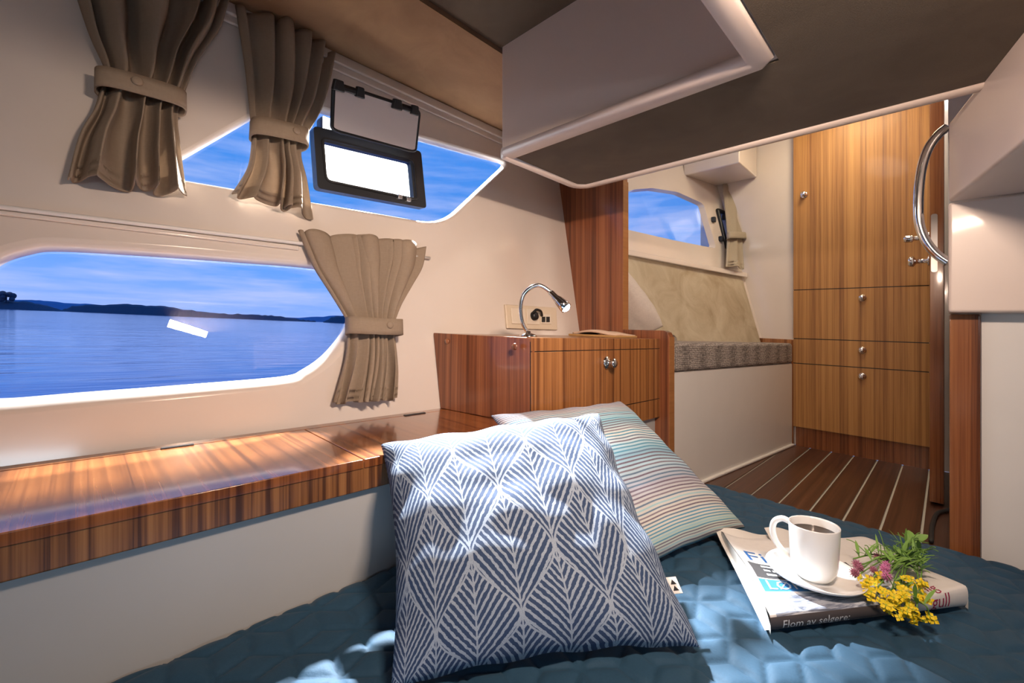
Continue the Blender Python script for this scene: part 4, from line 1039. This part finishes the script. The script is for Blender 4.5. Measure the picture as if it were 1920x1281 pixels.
sprig('yellow_flower_sprig', 'single small yellow bud sprig sticking out over the quilt', None, (1744, 1160), (1712, 1125), -.012, .010, 78, 'yellow', YEL, 4, .003, 'flower')
plab = 'pink clover flower on a thin stem in the wild flower bunch'
for k, (tp, hz) in enumerate([((1662, 1066), .022), ((1659, 1079), .022), ((1663, 1091), .020), ((1661, 1048), .016)]):
    sprig('pink_clover', plab, 'pink clover flowers', tp, (1704, 1046), hz, .012, 90 + k, 'clover', PINK, 1, .0005, 'flower')
flab = 'faded purple pink clover in the wild flower bunch'
for k, (tp, hz) in enumerate([((1606, 1064), .02), ((1612, 1072), .018), ((1603, 1083), .016), ((1638, 1080), .014), ((1634, 1090), .012), ((1645, 1052), .014)]):
    sprig('faded_clover', flab, 'faded clover flowers', tp, (1700, 1044), hz, .012, 120 + k, 'clover', PINK2, 1, .0005, 'flower')
for k, (tp, root) in enumerate([((1712, 1018), (1672, 1065)), ((1738, 1036), (1680, 1070)), ((1732, 1058), (1676, 1060)), ((1722, 1080), (1690, 1040)), ((1600, 1048), (1690, 1056))]):
    rnd = random.Random(300 + k); t_ = rt(*tp, FZ + .016); r_ = rt(*root, FZ + .006); pth = catmull([r_, r_.lerp(t_, .5) + Vector((0, 0, .012)), t_], 8, closed=False)
    o = thing('leafy_sprig', 'tuft of narrow green leaves in the wild flower bunch', 'leaves', (t_.x, t_.y, BZ + .02), 'leafy sprigs in the bunch')
    b = B(); b.tube(pth, .0013, 6)
    for q in range(9):
        q0 = lerp_poly(pth, rnd.uniform(.2, .9)); d = Vector((rnd.uniform(-1, 1), rnd.uniform(-1, 1), rnd.uniform(-.1, .9))).normalized() * rnd.uniform(.02, .045); b.tube(catmull([q0, q0 + d * .6 + Vector((0, 0, .005)), q0 + d], 4, closed=False), .0008, 5)
    obj('stem', b, GREEN, o, smooth=True)
    b = B()
    for q in range(11):
        q0 = lerp_poly(pth, rnd.uniform(.25, 1.)); leaf(b, q0, Vector((rnd.uniform(-1, 1), rnd.uniform(-1, 1), rnd.uniform(-.2, .7))), rnd.uniform(.018, .042), rnd.uniform(.0016, .0036))
    obj('leaves', b, GREEN2 if k % 2 == 0 else GREEN3, o, smooth=True)
    if k == 0:
        b = B(); leaf(b, t_, Vector((.5, .6, .25)), .034, .010); leaf(b, t_ - Vector((0, 0, .002)), Vector((-.3, .9, .5)), .028, .008); obj('large_leaf', b, GREEN2, o, smooth=True)

# ------------------------------------------------------------------ OUTSIDE: water and far shore
def sea(x, y): return -.95 - .049 * x - .0107 * y
m_, t, p = principled('sea_water', (.004, .12, .46), .08); v = t.tc('Object')
wv = t.noise(t.map(v, (.9, .16, 1.), rot=(0, 0, -.35)), .55, 4., .6); wv2 = t.noise(t.map(v, (1., .2, 1), rot=(0, 0, -.35)), .035, 3.)
t.set(p, 'Normal', t.bump(t.m('ADD', wv, t.m('MULTIPLY', wv2, 2.)), .35, .25)); SEA = m_
b = B(); b.v = [Vector((x, y, sea(x, y))) for x, y in [(-6500, -6500), (-2.2, -6500), (-2.2, 6500), (-6500, 6500)]]; b.f = [(0, 1, 2, 3)]; b.fm = [0]
w_ = struct('water', b, SEA, heel=False)
def hill(name, D_, px, mat, label, thick=60.):
    """ridge standing on the sea D_ metres off, with front and back slopes"""
    b = B(); rows = []
    for u, v in px:
        r = u - 960.; x = (r - F) * S; y = (r + F) * S; k = D_ / F; zt = CZ + (640.5 - v) * k; X_, Y_ = x * k, y * k; d = Vector((x, y)).normalized() * thick
        rows.append([(X_ - d.x, Y_ - d.y, sea(X_ - d.x, Y_ - d.y) - 1), (X_ - d.x * .4, Y_ - d.y * .4, sea(X_, Y_) + (zt - sea(X_, Y_)) * .75), (X_, Y_, zt), (X_ + d.x, Y_ + d.y, sea(X_ + d.x, Y_ + d.y) - 1)])
    n = len(rows); b.add([q for r in rows for q in r], [(4 * i + k, 4 * i + 4 + k, 4 * i + 5 + k, 4 * i + 1 + k) for i in range(n - 1) for k in range(3)])
    return struct(name, b, mat, heel=False, label=label)
def jag(pts, amp, seed, n=7):
    rnd = random.Random(seed); out = []
    for i in range(len(pts) - 1):
        for k in range(n): t_ = k / n; out.append((pts[i][0] + (pts[i + 1][0] - pts[i][0]) * t_, pts[i][1] + (pts[i + 1][1] - pts[i][1]) * t_ + rnd.uniform(-amp, amp)))
    return out + [pts[-1]]
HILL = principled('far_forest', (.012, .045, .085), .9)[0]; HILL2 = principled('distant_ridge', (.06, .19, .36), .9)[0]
hill('far_hill', 900., jag([(-400, 566), (-200, 560), (0, 562), (60, 567), (100, 577), (118, 583)], 1.0, 1), HILL, 'dark wooded headland across the water')
hill('far_hill', 1100., jag([(112, 584), (135, 574), (180, 571), (240, 571), (300, 574), (360, 582), (420, 588), (480, 590), (520, 592), (560, 599), (592, 602)], 1.2, 2), HILL, 'long dark wooded island on the horizon')
hill('far_hill', 1000., jag([(606, 604), (625, 594), (660, 590), (720, 596), (760, 610)], 1.2, 3), HILL, 'small dark wooded islet on the horizon')
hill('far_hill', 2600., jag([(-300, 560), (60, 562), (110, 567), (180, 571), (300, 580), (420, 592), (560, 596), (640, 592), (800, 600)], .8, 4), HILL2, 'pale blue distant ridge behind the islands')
b = B(); r = 12 - 960.; k = 880. / F; tx, ty = (r - F) * S * k, (r + F) * S * k; z0 = CZ + (640.5 - 566) * k
tr = B(); rnd = random.Random(5)
trt = bpy.data.objects.new('shore_tree', None); col.objects.link(trt); trt.location = (tx, ty, z0); ORG[trt.name] = Vector((tx, ty, z0)); tag(trt, 'lone dark tree standing on the far headland', 'tree')
b.tube([(tx, ty, z0 - 3), (tx, ty, z0 + 10)], 1.2, 6); obj('trunk', b, HILL, trt, heel=False)
b = B()
for q in range(12):
    c = Vector((tx + rnd.uniform(-9, 9), ty + rnd.uniform(-9, 9), z0 + 5 + rnd.uniform(0, 12))); R_ = rnd.uniform(3, 6); b.lathe([(R_ * math.sin(PI * i / 6), -R_ * math.cos(PI * i / 6)) for i in range(7)], 8, Matrix.Translation(c))
obj('crown', b, HILL, trt, heel=False)
